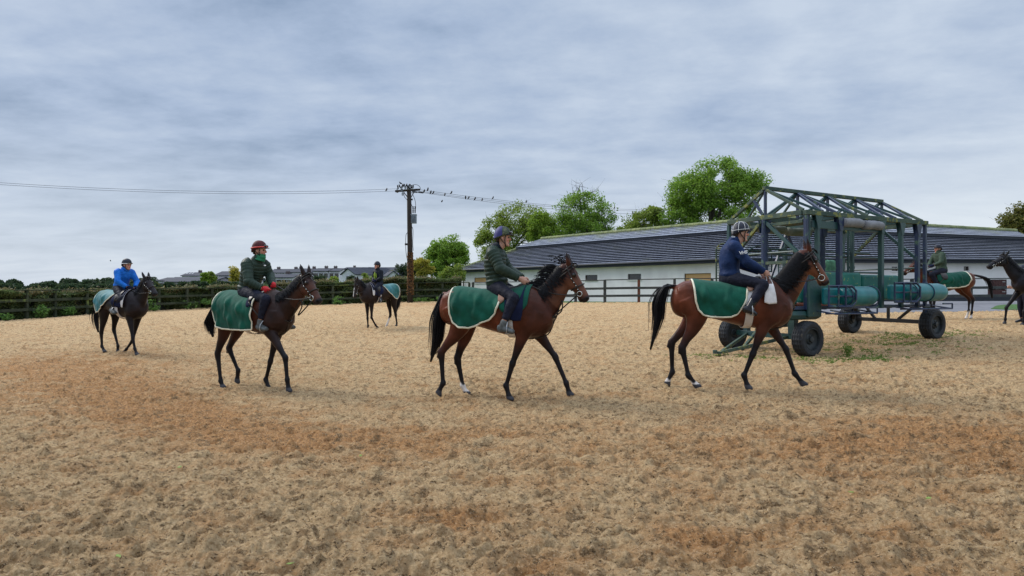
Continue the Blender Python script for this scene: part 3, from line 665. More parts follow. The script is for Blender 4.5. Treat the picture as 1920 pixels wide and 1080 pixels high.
def wall_with_holes(mb, A, B, zb, zt, holes, nrm, depth=0.16):
    """front face of a wall with rectangular openings and their reveals"""
    L_ = np.linalg.norm(B-A); d = (B-A)/L_; xs = sorted({0, L_}|{h[0] for h in holes}|{h[0]+h[2] for h in holes})
    def P(s, z, o=0): p = A+d*s+nrm*o; return [p[0], p[1], z]
    for i in range(len(xs)-1):
        a, b = xs[i], xs[i+1]; hs = [h for h in holes if h[0] <= a+1e-6 and h[0]+h[2] >= b-1e-6]
        if not hs: mb.add([P(a, zb), P(b, zb), P(b, zt), P(a, zt)], [(0, 1, 2, 3)]); continue
        h = hs[0]; z0, z1 = h[1], h[1]+h[3]
        mb.add([P(a, zb), P(b, zb), P(b, z0), P(a, z0)], [(0, 1, 2, 3)]); mb.add([P(a, z1), P(b, z1), P(b, zt), P(a, zt)], [(0, 1, 2, 3)])
        mb.add([P(a, z0), P(b, z0), P(b, z0, -depth), P(a, z0, -depth)], [(0, 1, 2, 3)]); mb.add([P(a, z1), P(b, z1), P(b, z1, -depth), P(a, z1, -depth)], [(0, 1, 2, 3)])
        mb.add([P(a, z0), P(a, z1), P(a, z1, -depth), P(a, z0, -depth)], [(0, 1, 2, 3)]); mb.add([P(b, z0), P(b, z1), P(b, z1, -depth), P(b, z0, -depth)], [(0, 1, 2, 3)])
def wall_s(A, d, px):
    """distance along wall from A where the photo column px meets it"""
    k = (px-960)/F; return (k*A[1]-A[0])/(d[0]-k*d[1])
def zat(p, py): return CZ+(HZ-py)/F*p[1]
def stable(label, A, B, ridgeA, ridgeB, zE, zR, wins, backA, backB, hipL, doors=(), pipe=None, mossf=0.0, hipR=0.0, zR2=None):
    A = np.array([*A, 0.0]); B = np.array([*B, 0.0]); L_ = np.linalg.norm(B-A); d = (B-A)/L_; nrm = np.array([d[1], -d[0], 0.0])
    zR2 = zR if zR2 is None else zR2
    if nrm[1] > 0: nrm = -nrm
    g0 = float(gz(A[0], A[1])); root = empty('stable_block', (A[0], A[1], g0), 0, label, 'stable'); o3 = np.array([A[0], A[1], g0])
    W0 = A; W1 = B; zb = min(float(gz(A[0], A[1])), float(gz(B[0], B[1])))-0.4
    holes = []; wl = []
    for (p0, p1, y0, y1, mt, lb) in wins:
        s0 = wall_s(A, d, p0); s1 = wall_s(A, d, p1); pm = A+d*(s0+s1)/2
        zt_, zb_ = zat(pm, y0), zat(pm, y1); holes.append((s0, zb_, s1-s0, zt_-zb_)); wl.append((s0, zb_, s1-s0, zt_-zb_, mt, lb))
    dl = []
    for (p0, p1, y0, y1) in doors:
        s0 = wall_s(A, d, p0); s1 = wall_s(A, d, p1); pm = A+d*(s0+s1)/2; h = (s0, zat(pm, y1), s1-s0, zat(pm, y0)-zat(pm, y1)); holes.append(h); dl.append(h)
    mb = MB(); wall_with_holes(mb, W0, W1, zb, zE+0.12, holes, nrm)
    bA = np.array([*backA, 0.0]); bB = np.array([*backB, 0.0])
    for a, b in ((W0, bA), (bA, bB), (bB, W1)): mb.add([[a[0], a[1], zb], [b[0], b[1], zb], [b[0], b[1], zE+0.12], [a[0], a[1], zE+0.12]], [(0, 1, 2, 3)])
    mb.v = [v-o3 for v in mb.v]; mb.build('wall', MT['render'], root)
    for (s0, z0, wd, ht, mt, lb) in wl: window(root, o3, A, d, nrm, s0, z0, wd, ht, MT[mt], lb)
    for (s0, z0, wd, ht) in dl:
        a = math.atan2(d[1], d[0]); c = A+d*(s0+wd/2)-nrm*0.08
        for k, (f0, f1, nm) in enumerate(((0, .48, 'lower_door'), (.52, 1, 'upper_door'))):
            mb = MB(); mb.box(c+np.array([0, 0, z0+ht*(f0+f1)/2])-o3, (wd, 0.06, ht*(f1-f0)-0.03), a)
            for q in range(7): mb.box(c+d*(-wd/2+wd*(q+0.5)/7)+nrm*0.034+np.array([0, 0, z0+ht*(f0+f1)/2])-o3, (wd/7-0.02, 0.012, ht*(f1-f0)-0.06), a)
            D = mb.build('door', MT['door'], root)
            mb = MB(); mb.box(c+nrm*0.055+d*wd*0.35+np.array([0, 0, z0+ht*((f0+f1)/2+0.12)])-o3, (0.2, 0.03, 0.04), a); mb.build('bolt', MT['steel'], D)
    ov = 0.38
    e0 = A-d*ov+nrm*ov; e1 = B+nrm*ov; e0[2] = e1[2] = zE
    # gutter and fascia
    mb = MB(); off = np.array([0, 0, -0.10]); mb.bar(e0+off-o3, e1+off-o3, 0.05, 0.24)
    if hipL:
        eL = bA-d*ov-nrm*ov; eL[2] = zE; mb.bar(e0+off-o3, eL+off-o3, 0.05, 0.24)
    mb.build('fascia', MT['fascia'], root)
    mb = MB(); mb.tube([e0+nrm*0.09+np.array([0, 0, -0.01])-o3, e1+nrm*0.09+np.array([0, 0, -0.01])-o3], 0.07, 8); mb.build('gutter', MT['fascia'], root)
    mb = MB(); sA = A-o3+np.array([0, 0, zE-0.21]); sB = B-o3+np.array([0, 0, zE-0.21]); mb.add([e0-o3+[0, 0, -.215], e1-o3+[0, 0, -.215], sB-nrm*0.01, sA-nrm*0.01], [(0, 1, 2, 3)]); mb.build('soffit', MT['fascia'], root)
    r0 = np.array([*ridgeA, zR]); r1 = np.array([*ridgeB, zR2]); e0 = e0.copy(); e1 = e1.copy()
    rf = Roof()
    ms = lambda t, f: mossf+0.22*max(0, 1-f*5)+0.05*t
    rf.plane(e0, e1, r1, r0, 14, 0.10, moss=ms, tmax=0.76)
    # back and hips
    b0 = bA-d*ov-nrm*ov; b1 = bB-nrm*ov; b0[2] = b1[2] = zE
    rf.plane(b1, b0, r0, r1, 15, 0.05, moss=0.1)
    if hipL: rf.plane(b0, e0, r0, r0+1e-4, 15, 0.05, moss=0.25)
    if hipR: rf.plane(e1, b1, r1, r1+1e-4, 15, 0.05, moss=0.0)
    # raised vent roof along the ridge
    up = np.array([0, 0, 0.26]); t1 = 0.70; rr0 = r0+up*0.9+d*0.3; rr1 = r1+up*0.9
    v0 = e0+(r0-e0)*t1+up+d*0.2; v1 = e1+(r1-e1)*t1+up
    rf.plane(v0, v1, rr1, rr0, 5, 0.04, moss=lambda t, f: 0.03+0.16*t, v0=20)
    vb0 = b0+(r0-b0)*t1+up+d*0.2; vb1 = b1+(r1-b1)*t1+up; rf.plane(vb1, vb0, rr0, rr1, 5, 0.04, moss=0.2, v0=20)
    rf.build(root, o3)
    mb = MB(); mb.bar(v0-up*0.3-nrm*0.06-o3, v1-up*0.3-nrm*0.06-o3, 0.04, 0.26); mb.build('vent_board', MT['fascia'], root)
    mb = MB(); mb.add([v0-o3, vb0-o3, rr0-o3], [(0, 1, 2)]); 
    if hipR: mb.add([v1-o3, vb1-o3, rr1-o3], [(0, 1, 2)])
    mb.build('gable_board', MT['fascia'], root)
    mb = MB(); k = int(np.linalg.norm(rr1-rr0)/0.45)
    for i in range(k):
        a = rr0+(rr1-rr0)*i/k; b = rr0+(rr1-rr0)*(i+0.94)/k; mb.tube([a-o3+[0, 0, .03], b-o3+[0, 0, .03+0.008*(i % 3)]], 0.16, 8)
    mb.build('ridge_tiles', MT['moss'], root)
    if hipL:
        mb = MB()
        for q0 in (e0,):
            k = 16
            for i in range(k): a = q0+(r0-q0)*i/k; b = q0+(r0-q0)*(i+0.94)/k; mb.tube([a-o3+[0, 0, .06], b-o3+[0, 0, .06]], 0.11, 7)
        mb.build('hip_tiles', MT['moss'], root)
    if pipe:
        mb = MB(); q = A+d*wall_s(A, d, pipe)+nrm*0.08; z1 = zE-0.15
        mb.tube(np.array([[*(e0+d*0.5+nrm*0.05)[:2], zE-0.05], [*(q+nrm*.15)[:2], zE-0.25], [*q[:2], zE-0.45], [*q[:2], g0]])-o3, 0.05, 8)
        mb.build('downpipe', MT['fascia'], root)
MT['steel'] = mat('steel', (0.45, 0.45, 0.46), 0.35, (0.35, 0.35, 0.36), 10, metal=0.9)
A1 = W(865, 0, 53)[:2]; B1 = W(1376, 0, 34.2)[:2]
dd = (B1-A1)/np.linalg.norm(B1-A1); nn_ = np.array([-dd[1], dd[0]]); nn_ = nn_ if nn_[1] > 0 else -nn_
zE = CZ+1.93; zR = CZ+4.62
R1a = A1+nn_*5.2+dd*5.2; R1b = B1+nn_*5.2+dd*0.6
stable('long white stable block with hipped tiled roof at left', A1, B1, R1a, R1b, zE, zR,
       [(889, 937, 520, 530, 'boards', 'boarded window in warm timber'), (1097, 1120, 515.5, 525, 'glass', None), (1177, 1202, 513.5, 524, 'glass', None), (1283, 1333, 512.5, 535, 'boards', 'wide boarded window in warm timber')],
       A1+nn_*10.4, B1+nn_*10.4+dd*3, True, pipe=870, mossf=0.02)
B2 = W(2010, 0, 35.6)[:2]; R2b = W(1905, 0, 43.5)[:2]
stable('white stable block with long slate-grey roof behind the starting gate', B1, B2, R1b, R2b, zE, zR,
       [(1672, 1684, 500, 508, 'glass', None), (1807, 1817, 499.5, 507.5, 'glass', None), (1911, 1921, 499, 507, 'glass', None), (1560, 1572, 500, 508, 'glass', None)],
       B1+np.array([1.5, 12]), np.array([R2b[0]+6, R2b[1]+8]), False, doors=[(1852, 1888, 524, 560), (1590, 1626, 524, 560)], mossf=-0.06, hipR=1.0, zR2=zR-0.25)
# low stone kerb at foot of the right wall
mb = MB(); mb.bar([*(B1+np.array([0.4, -.35])), float(gz(*B1))+0.05], [*(B2+np.array([0, -.35])), float(gz(*B2))+0.05], 0.3, 0.25)
o = mb.build('kerb', MT['fascia']); tag(o, kind='structure')

# ------------------------------------------------------------------ houses in the distance
MT['house'] = mat('house_render', (0.74, 0.74, 0.76), 0.9, (0.52, 0.53, 0.57), 0.4)
MT['house2'] = mat('house_grey_render', (0.34, 0.33, 0.35), 0.9, (0.28, 0.27, 0.29), 0.4)
MT['hroof'] = mat('house_roof', (0.032, 0.038, 0.058), 0.8, (0.02, 0.024, 0.038), 0.6, bump=0.05, bscale=3)
MT['hroof2'] = mat('house_roof_blue', (0.045, 0.055, 0.12), 0.8, (0.05, 0.06, 0.12), 0.6, bump=0.05, bscale=3)
MT['brick'] = mat('chimney_brick', (0.16, 0.13, 0.12), 0.9, (0.1, 0.08, 0.08), 2)
def house(p0, p1, yr, ye, yb, Y, label, side=True, m='house', rm='hroof', wins=3, chim=(0.5,), depth=8.0, turn=0.0, light=0):
    """side=True: ridge runs across the view; False: gable end faces the viewer"""
    s = Y/F; wd = (p1-p0)*s; X0 = ((p0+p1)/2-960)*s; zb = CZ+(HZ-yb)*s-2.5; ze = CZ+(HZ-ye)*s; zr = CZ+(HZ-yr)*s
    root = empty('house', (X0, Y, zb), R(turn), label, 'house'); he = ze-zb; hr = zr-zb; x = wd/2; y0, y1 = 0.0, depth
    mb = MB(); V = [(-x, y0, 0), (x, y0, 0), (x, y1, 0), (-x, y1, 0), (-x, y0, he), (x, y0, he), (x, y1, he), (-x, y1, he)]
    Fc = [(0, 1, 5, 4), (1, 2, 6, 5), (2, 3, 7, 6), (3, 0, 4, 7)]
    rf = MB(); o_ = 0.3
    if side:
        V += [(-x, depth/2, hr), (x, depth/2, hr)]; Fc += [(4, 8, 7), (5, 6, 9)]
        for yy, sg in ((-o_, 1), (depth+o_, -1)):
            k = (hr-he)/(depth/2); a = he-k*o_+0.03; q = [(-x-o_, yy, a), (x+o_, yy, a), (x+o_, depth/2, hr+0.03), (-x-o_, depth/2, hr+0.03)]
            rf.add(q+[(p[0], p[1], p[2]+0.16) for p in q], [(0, 1, 5, 4), (4, 5, 6, 7), (1, 2, 6, 5), (3, 0, 4, 7), (0, 3, 2, 1)])
    else:
        V += [(0, y0, hr), (0, y1, hr)]; Fc += [(4, 5, 8), (6, 7, 9)]
        for sg in (-1, 1):
            k = (hr-he)/x; q = [(sg*(x+o_), y0-o_, he-k*o_+0.03), (0, y0-o_, hr+0.03), (0, y1+o_, hr+0.03), (sg*(x+o_), y1+o_, he-k*o_+0.03)]
            rf.add(q+[(p[0], p[1], p[2]+0.16) for p in q], [(0, 1, 5, 4), (4, 5, 6, 7), (2, 3, 7, 6), (3, 0, 4, 7), (0, 3, 2, 1)])
    mb.add(V, Fc); mb.build('wall', MT[m], root); ro = rf.build('roof', MT[rm], root)
    for c in chim:
        cx = -x+wd*c if side else 0; cy = depth/2 if side else depth*c
        mb = MB(); mb.box((cx, cy, hr+0.15), (0.8, 0.5, 0.9)); mb.box((cx, cy, hr+0.63), (0.9, 0.6, 0.08))
        for q in (-.22, .22): mb.tube([(cx+q, cy, hr+0.65), (cx+q, cy, hr+0.85)], 0.11, 6)
        mb.build('chimney', MT['brick'], ro)
    for k in range(light):
        mb = MB(); f = 0.06+0.1*k; yy = depth/2*0.35; zz_ = he+(hr-he)*0.55; mb.box((-x+wd*f*1.3, depth/2*0.55-0.1, zz_+0.28), (wd*0.045, 1.1, 0.08), rx=math.atan2(hr-he, depth/2)); mb.build('skylight', MT['house'], ro)
    rows = 2 if he-2.5 > 3.8 else 1
    for r_ in range(rows):
        for k in range(wins):
            cx = -x+wd*(k+0.5)/wins; zc = he-1.0-r_*2.6
            mb = MB()
            for q in ((-0.55, 0), (0.55, 0)): mb.box((cx+q[0], y0-0.03, zc), (0.08, 0.08, 1.2))
            for q in (-0.6, 0.6): mb.box((cx, y0-0.03, zc+q), (1.18, 0.08, 0.08))
            wv = mb.build('window', MT['house'], root); mb = MB(); mb.box((cx, y0-0.015, zc), (1.02, 0.05, 1.12)); mb.build('pane', MT['glass'], wv)
    return root
H = [ (341,381,511,517.5,524,150,'white house with three skylights in its long grey roof, left of the dark bay horse',True,'house','hroof',4,(.52,),7,0,3),
 (308,372,520,529,536,125,'long low grey roof in front of the house with skylights',True,'house2','hroof',5,(),9,0,0),
 (375,402,519.5,527,534,125,'short low grey roof beside the long low one',True,'house2','hroof',3,(),9,0,0),
 (403,438,509,517,527,140,'white house with dark roof next to the slim yellow tree',True,'house','hroof',4,(.5,),8,0,0),
 (438,462,517,525,533,118,'house with blue-grey roof partly behind the rider in the red helmet',True,'house','hroof2',3,(),8,0,0),
 (296,310,521,527,534,128,'little white-gabled house just right of the black horse muzzle',True,'house','hroof',1,(),8,0,0),
 (505,545,504.5,512,524,150,'house with dark roof in front of the chest of the rider in the red helmet',True,'house','hroof',4,(.15,.98),8,0,0),
 (508,548,514,521,533,120,'grey roof lower down between the red-helmeted rider and his horse neck',True,'house','hroof',4,(.45,),8,0,0),
 (546,585,503.5,511,524,150,'terraced house with dark roof behind the ears of the dark bay horse',True,'house','hroof',4,(.2,.85),8,0,0),
 (588,616,503,509,522,140,'pale terraced house at the left end of the row near the white gables',True,'house','hroof',3,(.5,),8,0,0),
 (617,636,503,509,522,140,'pale terraced house, second in the row near the white gables',True,'house','hroof',2,(.15,),8,0,0),
 (644,690,501,505.5,520,190,'long dark roof running behind the row of white gables',True,'house','hroof',5,(.3,),9,0,0),
 (637,669,504,514,527,118,'white house with the largest plain gable, left of the dark-jacketed rider',False,'house','hroof',1,(),9,-28,0),
 (660,680,503,511,525,132,'second white gable of the stepped row behind the largest one',False,'house','hroof',1,(),10,-28,0),
 (672,691,502.5,510,524,143,'third white gable of the stepped row',False,'house','hroof',1,(),10,-28,0),
 (684,701,502,509,523,154,'rearmost white gable of the stepped row beside the rider',False,'house','hroof',1,(),10,-28,0),
 (688,721,501,507,520,185,'dark-roofed house directly behind the shoulders of the dark-jacketed rider',True,'house','hroof',3,(.35,),9,0,0),
 (724,756,501,508.5,520,150,'white dormer house between the dark-jacketed rider and the utility pole',True,'house','hroof',3,(.42,),9,0,0),
 (729,746,509,516,527,112,'small white gabled house low beside the utility pole',False,'house','hroof',1,(),8,20,0),
 (744,761,509,518,527,114,'low house with blue roof touching the utility pole',True,'house','hroof2',2,(),8,0,0)]
for h in H: house(h[0], h[1], h[2], h[3], h[4], h[5], h[6], side=h[7], m=h[8], rm=h[9], wins=h[10], chim=h[11], depth=h[12], turn=h[13], light=h[14])

# ------------------------------------------------------------------ utility pole, lines and birds
MT['pole'] = mat('creosoted_pole', (0.035, 0.028, 0.022), 0.85, (0.018, 0.015, 0.013), 3, bump=0.01, stretch=(1, 1, 0.15))
MT['ivy'] = leafmat('dry_ivy', (0.26, 0.12, 0.04), (0.12, 0.06, 0.025), (0.34, 0.2, 0.09))
MT['galv'] = mat('galvanised', (0.20, 0.25, 0.30), 0.45, (0.14, 0.18, 0.22), 5, metal=0.3)
MT['black'] = mat('black_matt', (0.012, 0.012, 0.014), 0.6, (0.008, 0.008, 0.01), 5)
YP = 37.6; s = YP/F; base = W(769, 0, YP); bz = float(gz(base[0], YP)); topz = CZ+(HZ-352)*s
pole = empty('utility_pole', (base[0], YP, bz), 0, 'tall dark timber utility pole with dry ivy round its foot', 'utility pole'); o3 = np.array([base[0], YP, bz])
mb = MB(); mb.tube([(0, 0, -.3), (0, 0, 3), (-.04, 0, 5.5), (-.08, 0, topz-bz)], [.19, .175, .16, .14], 14); mb.build('post', MT['pole'], pole, smooth=True)
Q = lambda px, py, dy=0.0: W(px, py, YP+dy)-o3
mb = MB(); mb.bar(Q(741, 358.5, -.35), Q(787, 355.5, .3), 0.11, 0.13); mb.bar(Q(757, 360, -.1), Q(765, 371), .04, .05); mb.bar(Q(778, 358, .1), Q(770, 371), .04, .05); mb.build('crossarm', MT['pole'], pole)
for px, py, r_ in ((753, 354, .09), (760, 352, .085), (766, 351, .08), (774, 351, .075), (745, 357, .07), (755, 362, .075)):
    mb = MB(); q = Q(px, py, -.2)
    for k in range(3): mb.tube([q+[0, 0, -.16+k*.11], q+[0, 0, -.12+k*.11], q+[0, 0, -.08+k*.11]], [r_*.55, r_*1.25, r_*.55], 9)
    mb.build('insulator', MT['galv'], pole, smooth=True)
for a, b in ((Q(779, 355.4), Q(788, 355.8)), (Q(773, 359.6), Q(783, 360.4)), (Q(741, 358.6), Q(750, 358.2)), (Q(784, 360.2), Q(794, 361.4))):
    mb = MB(); n = 9; mb.tube([a+(b-a)*i/n for i in range(n+1)], [0.03 if i % 2 else 0.075 for i in range(n+1)], 8); mb.build('strain_insulator', MT['black'], pole)
mb = MB(); c = Q(776, 411); mb.box(c, (.34, .30, .56)); mb.box(c+[0, 0, .30], (.38, .34, .05))
for k in range(5): mb.box(c+[-.14+.07*k, -.18, -.02], (.012, .06, .42))
t_ = mb.build('transformer', MT['galv'], pole, bevel=.01)
for px in (774.5, 778.3):
    mb = MB(); q = Q(px, 401); n = 7; mb.tube([q+[0, 0, .05+.075*i] for i in range(n)], [.03 if i % 2 else .055 for i in range(n)], 8); mb.build('bushing', MT['black'], t_)
mb = MB(); mb.box(Q(771, 404), (.2, .08, .08)); mb.box(Q(771, 416), (.2, .08, .08)); mb.build('bracket', MT['black'], pole)
mb = MB()
for pts in ([(772, 360), (778, 375), (779.5, 388), (778.3, 397)], [(770, 380), (774, 390), (774.5, 397)], [(757, 362), (759, 370), (766, 377)], [(776, 346), (783, 347), (787.5, 351), (788, 356)], [(765, 349), (768, 345), (773, 349)],
            [(772, 424), (774.5, 432), (774, 456), (775, 470)], [(765, 435), (761, 442), (761, 470), (764, 490)]):
    mb.tube(crom(np.array([Q(*p, -.12) for p in pts]), 5), 0.018, 5)
mb.build('jumper_wire', MT['black'], pole)
mb = MB(); mb.box(Q(761.5, 458), (.16, .12, .12)); mb.box(Q(765, 457.5), (.3, .04, .04)); mb.box(Q(771.5, 374), (.16, .1, .1)); mb.build('junction_box', MT['black'], pole)
g = np.random.default_rng(9); n = 2600; z = g.uniform(0.1, 1, n)**0.8*(bz*0+3.4); z = z[(z < 3.5) & (g.random(n) < np.clip(1.6-z/3.4, .15, 1))]; n = len(z); a = g.uniform(0, 6.28, n); rr = .165+g.exponential(.022, n)*(1.3-z/4)
C = np.stack([np.cos(a)*rr-.02*z/3+.03, np.sin(a)*rr, z], -1); link('ivy', leafmesh('ivy', C, 0.09, seed=3), MT['ivy'], pole)
def wire(name, pts, r, label):
    pts = np.array(pts); mb = MB(); mb.tube(pts-pts[0], r, 5); o = mb.build(name, MT['black']); o.location = pts[0]; return tag(o, label, 'cable')
def cat_(a, b, sag, n=40):
    t = np.linspace(0, 1, n)[:, None]; p = a+(b-a)*t; p[:, 2:] -= 4*sag*t*(1-t); return p
wl_ = []
for (y0, y1, lb) in ((339, 358.0, 'lower overhead wire running left from the utility pole'), (335.5, 354.0, 'upper overhead wire running left from the utility pole')):
    wire('overhead_wire', cat_(W(-260, y0-14, 30), W(742, y1, YP-.3), 0.55), 0.009, lb)
right = [((789, 356), (1290, 391), 'upper overhead wire carrying two birds towards the trees'), ((786, 358.5), (1290, 394), 'middle overhead wire from the pole towards the trees'), ((795, 361.5), (1290, 400), 'lower overhead wire with a row of perching birds')]
WR = []
for (a, b, lb) in right:
    p = cat_(W(*a, YP), W(*b, 62), 0.55); WR.append(p); wire('overhead_wire', p, 0.011, lb)
def bird_mesh():
    mb = MB(); loft(mb, [(-.075,0,-.045,.006,.004), (-.05,0,-.02,.022,.012), (0,0,.03,.035,.034), (.02,0,.075,.03,.03), (.03,0,.105,.022,.022), (.04,0,.118,.012,.012)], (0,1,0), 8, 3)
    mb.tube([(.03,0,.11), (.07,0,.103)], [.008, .002], 5); mb.tube([(0,.012,.0), (.003,.012,-.03)], .003, 4); mb.tube([(0,-.012,.0), (.003,-.012,-.03)], .003, 4)
    return mb.mesh('bird', True)
bm_ = bird_mesh(); bm_.materials.append(MT['black'])
def bird(P, rz, label, group, sc=1.5, fly=False):
    o = bpy.data.objects.new('bird', bm_); COL.objects.link(o); o.location = P; o.rotation_euler = (0, R(75) if fly else 0, rz); o.scale = (sc,)*3; tag(o, label, 'bird', group); return o
for i, (px, py) in enumerate([(746,351),(749.5,350),(754.5,348.5),(757.5,348.5),(762,348),(764.5,351),(767.5,349),(771,351),(774.5,349.5)]):
    bird(W(px, py+1, YP-.25), g.uniform(-1, 1)*3, 'small dark bird perched on top of the utility pole', 'birds perched on the pole top')
bird(W(750, 343.5, YP), 1, 'dark bird just above the left side of the pole top', None, 1.5, True)
bird(W(724.5, 357.5, YP-.6), 1, 'single dark bird on the wire just left of the pole', None)
bird(W(829, 377.5, YP), 2, 'dark bird flying just under the wires right of the pole', None, 1.4, True)
bird(W(207, 489, 60), 2, 'tiny far bird flying left of the rider in blue', None, 1.6, True)
lst = [(2,786,1),(2,794.5,1),(0,802,1),(2,807.5,1),(2,812.2,1),(2,834,1),(0,846,1),(2,873,1),(2,878.4,1),(2,890.5,1),(2,904,1),(0,924,1),(0,987,1),(0,1152,1),(2,1186,1)]
for k, px, _ in lst:
    p = WR[k]; xs = 960+F*p[:, 0]/p[:, 1]; Pn = np.array([np.interp(px, xs, p[:, j]) for j in range(3)]); Pn[2] += 0.045
    bird(Pn, g.uniform(-2, 2), 'small dark bird perched on a wire right of the utility pole', 'birds perched on the wires')
# ------------------------------------------------------------------ horses
BODY = np.array([ # x, top, bottom, half width
 (0.00,1.34,1.22,.05),(.035,1.45,1.12,.14),(.10,1.52,1.06,.205),(.20,1.575,1.03,.245),(.32,1.59,1.03,.268),(.46,1.575,1.03,.278),(.62,1.555,1.02,.285),(.80,1.54,.975,.30),
 (1.0,1.538,.925,.308),(1.18,1.56,.895,.305),(1.34,1.60,.875,.285),(1.48,1.60,.875,.255),(1.60,1.52,.905,.222),(1.70,1.40,.97,.17),(1.76,1.30,1.06,.11)])
def bsec(x):
    return [np.interp(x, BODY[:, 0], BODY[:, i]) for i in (1, 2, 3)]
NECK_T = np.array([0, .25, .5, .75, 1.0]); 
def frame_of(px, Y, th, z0):
    O = np.array([(px-960)/F*Y, Y, z0]); u = np.array([math.cos(th), math.sin(th), 0]); v = np.array([-math.sin(th), math.cos(th), 0])
    return O, u, v
def unproj(fr, px, py, l):
    O, u, v = fr; D = np.array([(px-960)/F, 1.0, (HZ-py)/F]); t = (O[:2]@v[:2]+l)/(D[:2]@v[:2]); P = D*t; P[2] += CZ
    q = P-O; return np.array([q@u, l, q[2]])
MT['coat'] = mat('horse_coat', attr='Col', rough=0.38, scale=5, spec=0.16, sheen=0.0, bump=0.02, bscale=5, amp=.38)
MT['hair'] = mat('black_horse_hair', (0.010, 0.010, 0.013), 0.45, (0.004, 0.004, 0.005), 30, spec=0.15)
MT['eye'] = mat('dark_eye', (0.01, 0.006, 0.004), 0.08, (0.006, 0.004, 0.003), 5, spec=0.8)
MT['leather'] = mat('dark_leather', (0.025, 0.017, 0.013), 0.42, (0.012, 0.009, 0.008), 12)
MT['tan_leather'] = mat('tan_leather', (0.30, 0.155, 0.10), 0.55, (0.20, 0.10, 0.065), 10)
MT['sheet'] = mat('green_sheet', (0.004, 0.082, 0.052), 0.85, (0.003, 0.055, 0.036), 5, spec=.2, sheen=0.08, bump=0.003, bscale=40)
MT['sheet_pale'] = mat('pale_green_sheet', (0.045, 0.19, 0.22), 0.75, (0.008, 0.10, 0.09), 3, sheen=0.15, bump=0.003, bscale=40)
MT['trim'] = mat('cream_binding', (0.70, 0.66, 0.52), 0.8, (0.58, 0.54, 0.42), 14)
MT['white_cloth'] = mat('white_cloth', (0.66, 0.64, 0.64), 0.85, (0.52, 0.50, 0.50), 10, bump=0.004)
MT['navy_cloth'] = mat('navy_cloth', (0.010, 0.015, 0.045), 0.8, (0.006, 0.009, 0.03), 8, bump=0.003, spec=.12)
MT['chrome'] = mat('bit_steel', (0.75, 0.74, 0.7), 0.2, (0.6, 0.6, 0.56), 10, metal=0.9)
def strands(mb, paths, r0, n=4):
    for P in paths:
        k = len(P); mb.tube(P, np.linspace(1, 0.12, k)**0.8*r0, n, cap=False)
def patch(mb, fn, outline, nu, nt, off, folds=0.0, seed=0, t0=0.0):
    """cloth lying on the barrel; outline = [(x,z)...] rear top -> front top, on both sides. returns edge lines"""
    ol = np.array(outline, float); a = np.r_[0, np.cumsum(np.hypot(*np.diff(ol, axis=0).T))]; edges = []
    for sg in (-1, 1):
        V = []; U = np.linspace(0, a[-1], nu); E = []
        for i, uu in enumerate(U):
            xo, zo = np.interp(uu, a, ol[:, 0]), np.interp(uu, a, ol[:, 1]); xt = ol[0, 0]+(ol[-1, 0]-ol[0, 0])*i/(nu-1)
            for j in range(nt):
                t = t0+(1-t0)*j/(nt-1); x = xt+(xo-xt)*t
                top, bot, hw = bsec(x); zc = (top+bot)/2+0.02; hz = top-zc
                q1 = math.degrees(math.acos(min(1, max(-1, (zo-zc)/hz)))) if zo > zc else 90+(zc-zo)/(hz*math.pi/180)
                q = q1*t
                if q <= 90: y = (hw+off)*math.sin(math.radians(q)); z = zc+(hz+off)*math.cos(math.radians(q))
                else: dz_ = (q-90)*hz*math.pi/180; z = zc-dz_; y = (hw+off)*(1-0.05*dz_/0.2)
                fd = folds*(math.sin(x*19+z*5+seed)+0.6*math.sin(x*37-z*9+seed*2)+0.8*math.sin(x*9+z*22+seed))*min(1, q/70)
                y += abs(fd)*0.6+fd*0.4+0.002
                V.append(fn(x, sg*y, z))
                if j == nt-1: E.append(V[-1])
        V = np.array(V); n0 = len(V)
        Fc = [(i*nt+j, (i+1)*nt+j, (i+1)*nt+j+1, i*nt+j+1) for i in range(nu-1) for j in range(nt-1)]
        if sg > 0: Fc = [tuple(reversed(f)) for f in Fc]
        mb.add(V, Fc); edges.append(np.array(E))
    return edges
